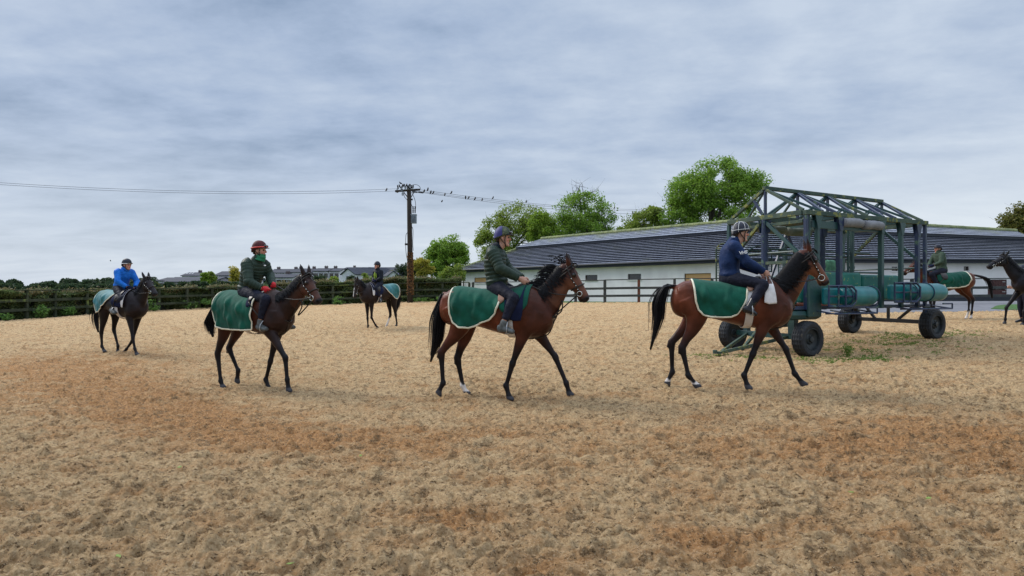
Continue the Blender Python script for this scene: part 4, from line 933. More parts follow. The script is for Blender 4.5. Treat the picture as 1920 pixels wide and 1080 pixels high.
def horse(h):
    S = h.get('S', 1.0); th = R(h['th']); z0 = CZ+h['z']; fr = frame_of(h['mid'], h['Y'], th, z0); O, u, v = fr
    ns = -1 if v[1] > 0 else 1; lx = 0.96*S; vox = h.get('vox', 0.013); near = h.get('near', True)
    fn = lambda x, y, z: np.array([(x-.84)*lx, y*S, z*S])
    J = lambda p, l: unproj(fr, p[0], p[1], l)
    root = empty('horse', tuple(O), th, h['label'], 'horse', 'horses walking round the arena')
    mb = MB()
    # barrel
    secs = [(*fn(x, 0, (t+b)/2), hw*S, (t-b)/2*S) for x, t, b, hw in BODY]
    loft(mb, secs, (0, 1, 0), 28, 4, fixed=((0, 1, 0), (0, 0, 1)), ex=2.15)
    # croup, withers and breast masses
    for sg in (-1, 1):
        loft(mb, [(*fn(.12, sg*.10, 1.36), .10, .14), (*fn(.28, sg*.13, 1.38), .13, .19), (*fn(.46, sg*.12, 1.33), .12, .17), (*fn(.58, sg*.10, 1.28), .06, .08)], (0, 1, 0), 14, 3)
        loft(mb, [(*fn(1.52, sg*.10, 1.45), .07, .10), (*fn(1.58, sg*.11, 1.22), .10, .15), (*fn(1.62, sg*.10, 1.06), .09, .12)], (0, 1, 0), 14, 3)
    loft(mb, [(*fn(1.15, 0, 1.50), .10, .06), (*fn(1.36, 0, 1.56), .085, .07), (*fn(1.55, 0, 1.52), .07, .06)], (0, 1, 0), 12, 3)
    # neck
    poll = J(h['poll'], h.get('poll_l', 0.0)); muz = J(h['muz'], h.get('muz_l', 0.0))
    hv = muz-poll; LH = np.linalg.norm(hv); 
    if h.get('LH'): hv = hv/LH*h['LH']; LH = h['LH']
    a_ = hv/LH; hs = np.array([0, 1.0, 0]); hs = hs-(hs@a_)*a_; hs /= np.linalg.norm(hs); jd = np.cross(hs, a_); 
    if jd[0] > 0: jd = -jd
    n0 = fn(1.50, 0, 1.27); ctr = poll+jd*0.07*S+a_*0.07*S
    n1 = n0+(ctr-n0)*0.5+np.array([0.02, 0, -0.035+h.get('arch', 0)])*S
    nb = [(n0+ctr*0)*1.0]; P3 = crom(np.array([n0-(n1-n0)*0.25, n0, n1, ctr]), 2)[2:]  # 5 points
    P3 = np.array([n0, n0*.5+n1*.5+np.array([0, 0, -.012]), n1, n1*.5+ctr*.5+np.array([0, 0, .008]), ctr])
    rr = [(.17, .30), (.132, .238), (.104, .196), (.09, .166), (.08, .138)]
    loft(mb, [(*(n0+(n0-n1)*0.35), .17, .30)]+[(*p, r[0]*S, r[1]*S) for p, r in zip(P3, rr)]+[(*(ctr+(ctr-P3[3])*0.25), .06*S, .085*S)], (0, 1, 0), 18, 4)
    # head
    Hd = lambda t, j, s_: poll+a_*t*LH+jd*j*S+hs*s_*S
    HS = [(-.05,.03,.05,.055),(0.0,.048,.092,.075),(.10,.070,.128,.088),(.22,.086,.148,.100),(.33,.086,.146,.104),(.44,.066,.122,.090),(.56,.044,.095,.071),(.68,.030,.079,.061),(.79,.024,.070,.057),(.88,.026,.070,.060),(.95,.030,.066,.058),(.995,.034,.050,.048),(1.025,.036,.022,.028)]
    hsec = lambda t: [np.interp(t, [q[0] for q in HS], [q[i] for q in HS]) for i in (1, 2, 3)]
    loft(mb, [(*Hd(t, o, 0), wd*S, dp*S) for t, o, dp, wd in HS], hs, 20, 3)
    # lower lip, nostril rims, brow and cheek
    loft(mb, [(*Hd(.74, .074, 0), .03, .02), (*Hd(.86, .088, 0), .038, .028), (*Hd(.945, .092, 0), .030, .024), (*Hd(.97, .088, 0), .012, .01)], hs, 10, 2)
    for sg in (-1, 1):
        mb.sphere(Hd(.30, -.005, sg*.078), (.036, .03, .036)); mb.sphere(Hd(.95, .0, sg*.036), .026)
        loft(mb, [(*Hd(.10, .10, sg*.05), .03, .05), (*Hd(.24, .125, sg*.058), .035, .062), (*Hd(.38, .11, sg*.05), .028, .045)], hs, 10, 2)
    # ears
    for sg in (-1, 1):
        eb = Hd(.0, -.015, sg*.055); ed = -a_*0.75+np.array([0.10, 0, 0.55])+hs*sg*0.22+np.array(h.get('ear', (0, 0, 0))); ed /= np.linalg.norm(ed)
        el = .175*S; loft(mb, [(*(eb-ed*.03), .034, .032), (*(eb+ed*el*.22), .036, .034), (*(eb+ed*el*.5), .030, .028), (*(eb+ed*el*.8), .016, .015), (*(eb+ed*el), .004, .004)], hs, 10, 2)
    # legs
    hoofs = []; LG = h['legs']; dflt = dict(hn=[(.14,.55),(.13,.15),(.19,.0)], hf=[(.26,.56),(.28,.15),(.34,.0)], fn=[(1.47,.47),(1.46,.14),(1.52,.0)], ff=[(1.36,.47),(1.34,.14),(1.40,.0)])
    for key in ('hn', 'hf', 'fn', 'ff'):
        l = ns*(.135 if key[1] == 'n' else -.135)*S; 
        if key in LG: A, B, C = [J(p, l) for p in LG[key]]
        else: A, B, C = [fn(p[0], 0, p[1])+np.array([0, l, 0]) for p in dflt[key]]
        ff = lambda x, z: fn(x, 0, z)+np.array([0, l, 0]); lr = lambda p, q, t: p+(q-p)*t
        C = C+np.array([0, 0, -.004]); pas = lr(B, C, .45); cor = lr(B, C, .72); hoofs.append((C, key, B, A))
        foot = [(*lr(A, B, .88), .028, .033), (*(B+(B-C)*0.05), .040, .046), (*lr(B, C, .22), .034, .039), (*pas, .031, .034), (*cor, .040, .043)]
        fwd = np.array([0.02, 0, 0]); hoof = [(*(cor+fwd*.2), .039, .043), (*lr(cor, C, .5), .043, .048), (*(C+fwd*.7), .047, .053), (*(C+fwd*.7+(C-cor)*0.10), .045, .050)]
        if key[0] == 'h':
            hip = ff(.27, 1.34); st = ff(.40, 1.06); g1 = lr(st, A, .40)+np.array([.01, 0, 0])
            hip[1] *= 1.0; s_ = [(*hip, .135, .22), (*lr(hip, st, .55), .135, .215), (*(st+np.array([-.03, 0, 0])), .118, .165), (*g1, .078, .104), (*lr(st, A, .72), .054, .066), (*lr(st, A, .92), .045, .058), (*A, .046, .060), (*lr(A, B, .12), .041, .053), (*lr(A, B, .3), .033, .042), (*lr(A, B, .6), .029, .036)]
            loft(mb, [tuple(q[:3])+(q[3]*S, q[4]*S) for q in s_+foot], (0, 1, 0), 16, 3)
            up = (lr(st, A, .3)-A); up = up/np.linalg.norm(up)*.7+(A-B)/np.linalg.norm(A-B)*.3; up[1] = 0; up /= np.linalg.norm(up); bk = np.array([-up[2], 0, up[0]]); bk = bk if bk[0] < 0 else -bk
            loft(mb, [(*(A-up*.10+bk*.012), .022, .022), (*(A-up*.03+bk*.024), .026, .026), (*(A+up*.03+bk*.030), .022, .022), (*(A+up*.10+bk*.022), .016, .018), (*(A+up*.2+bk*.01), .016, .018)], (0, 1, 0), 10, 2)
        else:
            sh = ff(1.50, 1.28); el = ff(1.40, .99); el = el+np.array([np.clip((A[0]-el[0])*0.18, -.05, .06), 0, 0])
            s_ = [(*sh, .11, .20), (*(lr(sh, el, .6)+np.array([.02, 0, 0])), .125, .185), (*el, .098, .125), (*lr(el, A, .28), .070, .086), (*lr(el, A, .6), .048, .060), (*lr(el, A, .86), .038, .044), (*(A+(A-B)*0.03), .044, .050), (*lr(A, B, .07), .043, .048), (*lr(A, B, .2), .034, .040), (*lr(A, B, .55), .029, .035)]
            loft(mb, [tuple(q[:3])+(q[3]*S, q[4]*S) for q in s_+foot], (0, 1, 0), 16, 3)
        loft(mb, [tuple(q[:3])+(q[3]*S, q[4]*S) for q in hoof], (0, 1, 0), 14, 2)
    # dock of the tail
    tl = [J(p, h.get('tail_l', 0.0)) for p in h['tail']] if 'tail' in h else [fn(*p) for p in ((.04,0,1.46),(-.07,0,1.25),(-.10,0,.95),(-.08,0,.62))]
    tl = np.array([fn(.05, 0, 1.50)]+list(tl)); loft(mb, [(*fn(.12, 0, 1.47), .04, .045), (*tl[0], .035, .035), (*((tl[0]+tl[1])/2), .028, .028), (*tl[1], .02, .02)], (0, 1, 0), 10, 2)
    me = fuse(mb, vox, h.get('smooth', 5), 0.5, 'horse_body')
    # coat colours
    V = verts(me); c = np.empty((len(V), 3), np.float32); base = np.array(h['coat']); dark = np.array(h.get('dark', (0.012, 0.010, 0.011))); mid = np.array(h.get('midc', base*0.38))
    c[:] = base; blk = np.array((0.010, 0.009, 0.011))
    def mixc(w, col): c[:] = c*(1-w[:, None])+np.array(col)*w[:, None]
    ss = lambda a, b, x: (lambda t: t*t*(3-2*t))(np.clip((x-a)/(b-a), 0, 1))
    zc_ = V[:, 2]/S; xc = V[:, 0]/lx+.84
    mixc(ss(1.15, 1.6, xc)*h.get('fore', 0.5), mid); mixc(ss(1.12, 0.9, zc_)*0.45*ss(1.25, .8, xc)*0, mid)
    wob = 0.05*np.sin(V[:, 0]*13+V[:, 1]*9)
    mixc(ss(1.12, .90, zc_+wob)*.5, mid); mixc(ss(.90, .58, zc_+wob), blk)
    eart = np.minimum(*[np.linalg.norm(V-(Hd(.0, -.015, sg*.055)+np.array([0, 0, .15])), axis=1) for sg in (-1, 1)]); mixc(ss(.12, .06, eart)*.85, blk)
    hd_t = ((V-poll)@a_)/LH; hj = (V-poll)@jd; nearh = (np.linalg.norm(V-(poll+hv*0.5+jd*.05), axis=1) < .42*max(1, LH/.6)) & (hd_t > .12)
    if h.get('face') is not None: mixc(nearh*ss(.2, .5, hd_t), np.array(h['face']))
    mixc(nearh*ss(.84, .95, hd_t), blk*1.3)
    eyd = np.minimum(*[np.linalg.norm(V-Hd(.30, -.01, sg*.09), axis=1) for sg in (-1, 1)]); mixc(ss(.055, .025, eyd)*0.8, blk)
    nst = np.minimum(*[np.linalg.norm(V-Hd(.955, -.01, sg*.05), axis=1) for sg in (-1, 1)]); mixc(ss(.024, .014, nst), (.002, .002, .002))
    lip = nearh & (np.abs(hj/S-.076+ (hd_t-.8)*0.03) < .007) & (hd_t > .72) & (hd_t < .97); mixc(lip.astype(float)*0.8, (.002, .002, .002))
    if h.get('blaze'): mixc(nearh*ss(.022, .014, np.abs((V-poll)@hs))*ss(.05, .0, hj-(.02))*ss(.42, .5, hd_t)*ss(1.0, .93, hd_t), (.6, .58, .56))
    for C, key, B, A in hoofs:
        d = np.linalg.norm(V-C, axis=1); mixc(((V[:, 2] < C[2]+.055) & (d < .11)).astype(float), (.045, .045, .052))
        if key in h.get('socks', {}):
            hgt, dens = h['socks'][key]; q = (V-C)@((B-C)/np.linalg.norm(B-C)); ok = (np.linalg.norm(V[:, [0, 2]]-C[[0, 2]], axis=1) < hgt+.12) & (abs(V[:, 1]-C[1]) < .09) & (V[:, 2] < A[2])
            mixc(ok*ss(hgt+.03, hgt, V[:, 2]-C[2]+0.02*np.sin(V[:, 0]*60))*(V[:, 2] > C[2]+.045), (.62, .58, .55))
    paint(me, c); body = link('body', me, MT['coat'], root)
    for sg in (-1, 1):
        mb = MB(); mb.sphere(Hd(.30, -.004, sg*.099), (.020, .011, .020), 12, 8); mb.build('eye', MT['eye'], root, smooth=True)
    # mane
    g = np.random.default_rng(int(h['mid'])); mb = MB(); crest = []
    full = crom(P3, 6); Tn = np.gradient(full, axis=0); Tn /= np.linalg.norm(Tn, axis=1, keepdims=True); up = np.cross(np.array([0, 1.0, 0]), Tn); up = np.where((up[:, 2] > 0)[:, None], up, -up); up = -np.cross(Tn, np.array([0, 1.0, 0])) ; up = np.where((up[:, 2] > 0)[:, None], up, -up)
    rad = np.interp(np.linspace(0, 4, len(full)), range(5), [r[1]*S for r in rr]); cr = full+up*(rad*0.93)[:, None]
    wi = fn(1.40, 0, 1.585); st_ = 3; cr = np.vstack([wi, cr[st_:]]); upc = np.vstack([[0, 0, 1.0], up[st_:]])
    tip = Hd(.02, -.05, 0); cr = np.vstack([cr, tip]); upc = np.vstack([upc, -a_*.6-jd*.4])
    K = len(cr)
    loft(mb, [(*(cr[i]-upc[i]*.01), .022*S, .020*S) for i in range(K)], (0, 1, 0), 8, 2)
    fly = h.get('fly', 0.0); pts = []
    for i in range(h.get('nm', 300)):
        t = g.uniform(0.02, 1)*(K-1); k = min(int(t), K-2); f = t-k; p = cr[k]+(cr[k+1]-cr[k])*f; n = upc[k]+(upc[k+1]-upc[k])*f; n = n/np.linalg.norm(n)
        tg = cr[k+1]-cr[k]; tg = tg/np.linalg.norm(tg); Lm = g.uniform(.12, .20)*S*h.get('ml', 1.0); w1 = g.normal()*.02; sdn = ns if g.random() < .85 else -ns; y = np.array([0, sdn*1.0, 0])
        if g.random() < fly and t/(K-1) > .25: P = [p-n*.01, p+n*Lm*.35-tg*.03+g.normal(size=3)*.008, p+n*Lm*.6-tg*(.06+g.random()*.04)+g.normal(size=3)*.010, p+n*Lm*(.55+g.random()*.3)-tg*(.11+g.random()*.06)+g.normal(size=3)*.015]
        else:
            q_ = t/(K-1)*4; rw = np.interp(q_, range(5), [r[0]*S for r in rr]); rd = np.interp(q_, range(5), [r[1]*S for r in rr])
            yy_ = lambda d: rw*math.sqrt(max(0, 1-(1-min(1, d/rd))**2))+.014
            P = [p-n*.01, p+n*.018+y*.02]+[p-n*Lm*f_+y*yy_(Lm*f_+.012)+tg*w1*f_*3-tg*.03*f_ for f_ in (.15, .4, .7, 1.0)]
        pts.append(crom(np.array(P), 3))
    for i in range(12):   # forelock
        p = Hd(.0, -.05, g.uniform(-.03, .03)); P = [p, p+a_*.05-jd*.05+hs*g.normal()*.01, p+a_*g.uniform(.07, .12)-jd*.05+hs*g.normal()*.025]; pts.append(crom(np.array(P), 3))
    strands(mb, pts, .0095*S); mb.build('mane', MT['hair'], root, smooth=True)
    # tail
    mb = MB(); tp = crom(tl, 6); kk = len(tp); sp = np.interp(np.linspace(0, 1, kk), [0, .15, .45, .75, 1], np.array(h.get('tw', [.028, .042, .075, .07, .03]))*S)
    loft(mb, [(*tp[i], sp[i]*.55, sp[i]*.72) for i in range(0, kk, 2)], (0, 1, 0), 10, 1)
    pts = []
    for i in range(h.get('nt', 300)):
        q = g.normal(size=2)*.55; ln = int(kk*g.uniform(.72, 1.0)); wv = g.normal(size=2)*.012
        pts.append(np.array([tp[j]+np.array([q[1]*sp[j], q[0]*sp[j]*.8+wv[0]*j/kk, wv[1]*j/kk+q[1]*sp[j]*.2]) for j in range(0, ln, 2)]))
    strands(mb, pts, .009*S); mb.build('tail', MT['hair'], root, smooth=True)
    # quarter sheet with cream binding
    if 'sheet' in h:
        mb = MB(); ed = patch(mb, fn, h['sheet'], 70, 22, .022, h.get('fold', .021), h['mid'] % 7); o = mb.build('quarter_sheet', MT[h.get('smat', 'sheet')], root, smooth=True)
        so = o.modifiers.new('thick', 'SOLIDIFY'); so.thickness = .008; so.offset = 0
        if h.get('slabel'): o['label'] = h['slabel']
        mb = MB()
        for E in ed:
            Tn = np.gradient(E, axis=0)
            loft(mb, [(*p, .008, .0145*h.get('tscale', 1)) for p in E], (0, 1, 0), 8, 1)
        mb.build('binding', MT['trim'], o, smooth=True)
    if h.get('tack', True):
        # saddle cloth, saddle, girth
        mb = MB(); patch(mb, fn, h.get('cloth', [(1.0, 1.545), (1.02, 1.30), (1.10, 1.20), (1.36, 1.16), (1.46, 1.30), (1.44, 1.58)]), 26, 14, h.get('coff', .034), .004, t0=h.get('ct0', 0.0)); o = mb.build('saddle_cloth', MT[h.get('cmat', 'white_cloth')], root, smooth=True)
        so = o.modifiers.new('thick', 'SOLIDIFY'); so.thickness = .006; so.offset = 0
        if h.get('front'):   # contrasting front flap
            mb = MB(); patch(mb, fn, h['front'][0], 20, 12, .043, .001, t0=h.get('ft0', .5)); q = mb.build('front_flap', MT[h['front'][1]], o, smooth=True); so = q.modifiers.new('thick', 'SOLIDIFY'); so.thickness = .005
        mb = MB(); loft(mb, [(*fn(.96, 0, 1.60), .05, .018), (*fn(1.02, 0, 1.60), .15, .028), (*fn(1.12, 0, 1.575), .125, .035), (*fn(1.22, 0, 1.585), .10, .035), (*fn(1.29, 0, 1.625), .08, .03), (*fn(1.325, 0, 1.635), .04, .015)], (0, 1, 0), 16, 4)
        sd_ = mb.build('saddle', MT['leather'], root, smooth=True)
        mb = MB(); patch(mb, fn, h.get('flapo', [(1.10, 1.56), (1.12, 1.40), (1.17, 1.32), (1.26, 1.31), (1.33, 1.38), (1.34, 1.59)]), 22, 12, .048, .0); q = mb.build('flap', MT[h.get('flap', 'leather')], sd_, smooth=True); so = q.modifiers.new('thick', 'SOLIDIFY'); so.thickness = .01
        gx = h.get('girth', 1.22); t_, b_, hw = bsec(gx); zc = (t_+b_)/2; V = []; n = 40
        for i in range(n):
            q = 2*math.pi*i/n; sn, cs = math.sin(q), math.cos(q); sn_ = np.sign(sn)*abs(sn)**.93; cs_ = np.sign(cs)*abs(cs)**.93; low = (1-cs)*.5
            for k in (-1, 1):
                for o_ in (.012, .024): V.append(fn(gx+k*.055+h.get('gslant', .0)*(zc-(zc+cs_*.3)), sn_*(hw+o_), zc+cs_*((t_-b_)/2+o_)))
        Fc = []
        for i in range(n):
            a = i*4; b = ((i+1) % n)*4; Fc += [(a+1, a+3, b+3, b+1), (a, b, b+2, a+2), (a, a+1, b+1, b), (a+2, b+2, b+3, a+3)]
        mb = MB(); mb.add(V, Fc); mb.build('girth', MT['white_cloth'], root, smooth=False)
        root['_']=0; del root['_']
    # bridle
    br = MB(); n = 22
    def ring(t, ext=.008, r=.009, jo=0.0, jx=1.0, tilt=0.0):
        o_, dp, wd = hsec(t); P = [Hd(t+tilt*math.cos(q), o_+jo+(dp+ext)*jx*math.cos(q), (wd+ext)*math.sin(q)) for q in np.linspace(0, 2*math.pi, n+1)]; br.tube(P, r, 6, cap=False)
    if h.get('noseband', True): ring(.60, .010, .010)
    ring(.10, .012, .008, tilt=.05); ring(.17, .018, .007, .02, 1.1, tilt=.04)
    bits = []
    for sg in (-1, 1):
        P = crom(np.array([Hd(.02, .02, sg*.086), Hd(.15, .035, sg*.098), Hd(.35, .045, sg*.108), Hd(.55, .040, sg*.078), Hd(.735, .045, sg*.064)]), 4); br.tube(P, .009, 6)
        bits.append(Hd(.775, .052, sg*.070))
        for t in (.25, .42, .5, .58): 
            pass
    bo = br.build('bridle', MT['leather'], root, smooth=True)
    for b_ in bits:
        mb = MB(); rr_ = h.get('bit', .034); P = [b_+a_*rr_*math.cos(q)+jd*rr_*math.sin(q) for q in np.linspace(0, 2*math.pi, 17)]; mb.tube(P, .0055, 6, cap=False); mb.build('bit_ring', MT['chrome'], bo, smooth=True)
    mb = MB()
    for sg in (-1, 1):
        for t, j in ((.36, .047), (.47, .043), (.56, .041), (.66, .044)): mb.sphere(Hd(t, j, sg*(np.interp(t, [.36, .66], [.112, .074]))), .0085, 8, 6)
    mb.build('buckle', MT['chrome'], bo, smooth=True)
    # martingale: neck strap and chest strap
    if near and h.get('tack', True):
        mb = MB(); c0 = (P3[0]+P3[1])/2; tg = P3[1]-P3[0]; tg /= np.linalg.norm(tg); up_ = np.cross([0, 1, 0], tg); up_ = up_ if up_[2] > 0 else -up_
        P = [c0+up_*.275*S*math.cos(q)+np.array([0, .150*S*math.sin(q), 0])-tg*.06*math.cos(q) for q in np.linspace(0, 2*math.pi, 25)]; mb.tube(P, .009, 6, cap=False)
        ch = c0-up_*.275*S+tg*.06; P = crom(np.array([ch, fn(1.775, 0, 1.12), fn(1.68, 0, .93), fn(1.45, 0, .865), fn(1.25, 0, .87)]), 4); mb.tube(P, .010, 6)
        if h.get('loop'):
            lp = [J(p, ns*.05) for p in h['loop']]; mb.tube(crom(np.array([bits[0]*.5+bits[1]*.5+jd*.05]+lp+[ch]), 5), .010, 6)
        mb.build('martingale', MT['leather'], root, smooth=True)
    h['fr'] = fr; h['bits'] = bits; h['ns'] = ns; h['fn'] = fn; h['root'] = root; h['P3'] = P3; h['S_'] = S
    return root
# ------------------------------------------------------------------ people
MT['skin'] = mat('skin', attr='Col', amp=.06, rough=0.5, scale=14, spec=0.35)
MT['quilt_green'] = mat('quilted_green', (0.030, 0.050, 0.036), 0.5, (0.018, 0.032, 0.024), 9, bump=0.004, bscale=30, spec=.15)
MT['blue_jacket'] = mat('bright_blue_jacket', (0.012, 0.16, 0.62), 0.55, (0.008, 0.11, 0.46), 7, bump=0.035, bscale=10, spec=.15)
MT['navy_jacket'] = mat('navy_jacket', (0.010, 0.028, 0.095), 0.6, (0.006, 0.017, 0.06), 6, bump=0.03, bscale=8, spec=.15)
MT['dark_jacket'] = mat('dark_jacket', (0.008, 0.013, 0.022), 0.6, (0.005, 0.008, 0.014), 6, bump=0.008, bscale=9, spec=.15)
MT['plain_green'] = mat('plain_green_top', (0.035, 0.065, 0.04), 0.8, (0.025, 0.045, 0.03), 8, bump=0.03, bscale=10)
MT['navy_trousers'] = mat('dark_trousers', (0.012, 0.014, 0.028), 0.7, (0.007, 0.008, 0.016), 5, bump=0.03, bscale=10, spec=.15)
MT['boot'] = mat('black_boot', (0.012, 0.012, 0.015), 0.25, (0.007, 0.007, 0.009), 9)
MT['boot_grey'] = mat('grey_trainer', (0.11, 0.12, 0.12), 0.7, (0.05, 0.055, 0.055), 14)
MT['helmet_black'] = mat('navy_helmet', (0.010, 0.014, 0.032), 0.55, (0.006, 0.009, 0.02), 12)
MT['helmet_red'] = mat('dark_red_helmet', (0.085, 0.007, 0.009), 0.7, (0.04, 0.004, 0.006), 16)
MT['helmet_camo'] = mat('camouflage_helmet', (0.05, 0.075, 0.035), 0.6, (0.02, 0.03, 0.018), 14, c3=(0.11, 0.12, 0.06), s3=16, t3=0.55, contrast=(.46, .54))
MT['helmet_blue'] = mat('blue_velvet', (0.030, 0.028, 0.16), 0.6, (0.02, 0.018, 0.11), 8)
MT['red'] = mat('red_cloth', (0.72, 0.02, 0.03), 0.55, (0.5, 0.012, 0.02), 10)
MT['coral'] = mat('coral_band', (0.85, 0.10, 0.09), 0.5, (0.7, 0.07, 0.06), 10)
MT['green_scarf'] = mat('green_scarf', (0.015, 0.19, 0.085), 0.75, (0.01, 0.12, 0.055), 9, bump=0.008)
MT['white'] = mat('white_print', (0.78, 0.78, 0.8), 0.5, (0.72, 0.72, 0.74), 6)
MT['lime'] = mat('lime_zip', (0.55, 0.80, 0.05), 0.5, (0.45, 0.7, 0.04), 6)
MT['hairbrown'] = mat('brown_hair', (0.035, 0.022, 0.014), 0.6, (0.018, 0.011, 0.008), 60, stretch=(1, 1, .2))
def person(p):
    """p: local joints in the frame fr (origin, forward, left)"""
    O, u, v = p['fr']; th = math.atan2(u[1], u[0]); ns = p['ns']; S = p.get('S', 1.0); vox = p.get('vox', .008); K = p['J']
    hip = K['hip']; base = hip.copy() if not p.get('stand') else np.zeros(3)
    root = empty('person', tuple(O+u*base[0]+v*base[1]+np.array([0, 0, base[2]])), th, p['label'], 'person')
    sub = lambda me: me
    def sh(mb): mb.v = [x-base for x in mb.v]; return mb
    Y_ = np.array([0, 1.0, 0]); m_ = lambda q, l: np.array([q[0], l, q[2]])
    # joints per side
    def side(sg, key):
        q = K.get(key+('_n' if sg == ns else '_f'), K.get(key)); return np.array([q[0], sg*abs(p['lat'][key]) if len(q) < 3 or key+('_n' if sg == ns else '_f') not in K else q[1], q[2]])
    chest = m_(K['shoulder'], 0); up = chest-m_(hip, 0); tl = np.linalg.norm(up); up /= tl; fw = np.cross(Y_, up)   # forward of the torso
    if fw[0] < 0: fw = -fw
    hc = K['head']; hy = R(p.get('hyaw', 0)); hp = R(p.get('hpitch', 0)); hf = np.array([math.cos(hy)*math.cos(hp), math.sin(hy)*math.cos(hp), -math.sin(hp)]); hs = np.cross([0, 0, 1.0], hf); hs /= np.linalg.norm(hs); hu = np.cross(hf, hs)
    chin = hc-hu*.115*S
    hd = lambda f, s_, z: chin+(hf*f+hs*s_+hu*z)*S
    B = MB(); Jk = MB(); Tr = MB(); Bo = MB(); Gl = MB()
    def torso(mb, e, mod=None, lo=0.0, neck=True):
        h0 = m_(hip, 0); sec = [(*(h0+up*(-.07+lo)), .13+e, .105+e), (*(h0+up*(0.0+lo)), .158+e, .125+e), (*(h0+up*tl*.28-fw*.008), .140+e, .112+e), (*(h0+up*tl*.55-fw*.018), .158+e, .122+e), (*(h0+up*tl*.80-fw*.012), .168+e, .120+e), (*(h0+up*tl*.94), .150+e, .098+e), (*(h0+up*(tl+.015)+fw*.005), .112+e, .078+e), (*(h0+up*(tl+.06)+fw*.01), .072+e*.7, .062+e*.7)]
        if neck: sec.append((*(h0*0+chest+(chin-chest)*.62-hf*.02), .056, .058)); sec.append((*hd(.005, 0, .045), .052, .056))
        else: sec.append((*(h0+up*(tl+.085)+fw*.016), .066+e*.6, .062+e*.6))
        loft(mb, [tuple(q[:3])+(q[3]*S, q[4]*S) for q in sec], Y_, 24, p.get('tk', 8), mod=mod)
    def arm(mb, sg, e, mod=None, hand=False, cuff=1.0):
        s0 = side(sg, 'shoulder'); el = side(sg, 'elbow'); wr = side(sg, 'wrist'); s1 = s0+np.array([0, -sg*.05, -.0])
        if cuff < 1: wr = el+(wr-el)*cuff
        s0 = s0-up*.02; s1 = s1-up*.005
        sec = [(*(s1+up*.005), .045, .052), (*s0, .062, .070), (*(s0+(el-s0)*.35), .056, .060), (*(s0+(el-s0)*.8), .046, .048), (*el, .045, .047), (*(el+(wr-el)*.3), .044, .046), (*(el+(wr-el)*.75), .033, .035), (*wr, .027, .031)]
        loft(mb, [tuple(q[:3])+((q[3]+e)*S, (q[4]+e)*S) for q in sec], Y_, 16, p.get('tk', 8)//2+1, mod=mod)
    def hand(mb, sg, e=0.0):
        wr = side(sg, 'wrist'); ha = side(sg, 'hand'); d = ha-wr; d /= np.linalg.norm(d)+1e-9; inn = np.array([0, -sg*1.0, 0]); inn = inn-(inn@d)*d; inn /= np.linalg.norm(inn); uh = np.cross(d, inn); uh = uh if uh[2] > 0 else -uh
        q = lambda f, a, i: wr+d*f+uh*a+inn*i
        loft(mb, [(*q(-.03, 0, 0), .024+e, .027+e), (*q(.02, 0, .0), .019+e, .032+e), (*q(.06, 0, .004), .017+e, .041+e), (*q(.095, -.002, .006), .015+e, .040+e)], inn, 12, 3)
        for k, ln in enumerate((.90, 1.0, .95, .78)):
            a = .030-.020*k; r = .0098+e*.6
            P = [q(.085, a, .004), q(.085+.036*ln, a*1.02, .012), q(.095+.040*ln, a, .012+.030*ln), q(.078+.018*ln, a*.98, .030+.030*ln)]
            loft(mb, [(*P[0], r*1.08, r*1.08), (*P[1], r, r), (*P[2], r*.92, r*.92), (*P[3], r*.75, r*.75)], uh, 8, 3)
        loft(mb, [(*q(.012, .026, .006), .014+e*.5, .014+e*.5), (*q(.045, .046, .014), .0125+e*.5, .0125+e*.5), (*q(.078, .048, .022), .0105+e*.5, .0105+e*.5), (*q(.098, .040, .028), .007+e*.5, .007+e*.5)], inn, 8, 3)
        return ha
    def leg(mb, sg, e, upto=1.0, ftm=False):
        hp_ = m_(hip, sg*.085); kn = side(sg, 'knee'); an = side(sg, 'ankle')
        if upto < 1: an = kn+(an-kn)*upto
        sec = [(*(hp_+np.array([0, 0, .02])), .085, .10), (*(hp_+(kn-hp_)*.22), .088, .102), (*(hp_+(kn-hp_)*.6), .072, .080), (*(hp_+(kn-hp_)*.9), .060, .062), (*kn, .058, .060), (*(kn+(an-kn)*.25), .055, .062), (*(kn+(an-kn)*.6), .044, .050), (*an, .033, .036)]
        loft(mb, [tuple(q[:3])+((q[3]+e)*S, (q[4]+e)*S) for q in sec], Y_, 18, 5)
    def foot(mb, sg, e):
        an = side(sg, 'ankle'); to = side(sg, 'toe'); he = side(sg, 'heel'); d = to-he
        loft(mb, [(*(he+np.array([0, 0, .03])), .02+e, .03+e), (*(he+d*.15+np.array([0, 0, .03])), .033+e, .042+e), (*(he+d*.55+np.array([0, 0, .02])), .040+e, .035+e), (*(he+d*.85), .042+e, .026+e), (*to, .026+e, .016+e)], Y_, 14, 4)
        loft(mb, [(*(an+(side(sg, 'knee')-an)*.12), .036+e, .040+e), (*an, .036+e, .040+e), (*((an+he)/2+d*.16), .036+e, .048+e)], Y_, 12, 3)
    torso(B, 0.0)
    for sg in (-1, 1): arm(B, sg, 0.0); leg(B, sg, 0.0); foot(B, sg, 0.0); hand(B, sg, .0)
    # head
    HSc = [(0.0,.050,.026,.022),(.025,.040,.042,.045),(.06,.022,.055,.068),(.10,.008,.064,.085),(.14,.0,.071,.093),(.18,-.004,.071,.094),(.215,-.006,.055,.075),(.238,-.006,.02,.03)]
    loft(B, [(*hd(f, 0, z), ws*S, df*S) for z, f, ws, df in HSc], hs, 20, 3)
    loft(B, [(*hd(.084, 0, .138), .008, .006), (*hd(.099, 0, .115), .011, .009), (*hd(.112, 0, .092), .015, .012), (*hd(.098, 0, .080), .012, .008)], hs, 10, 3)
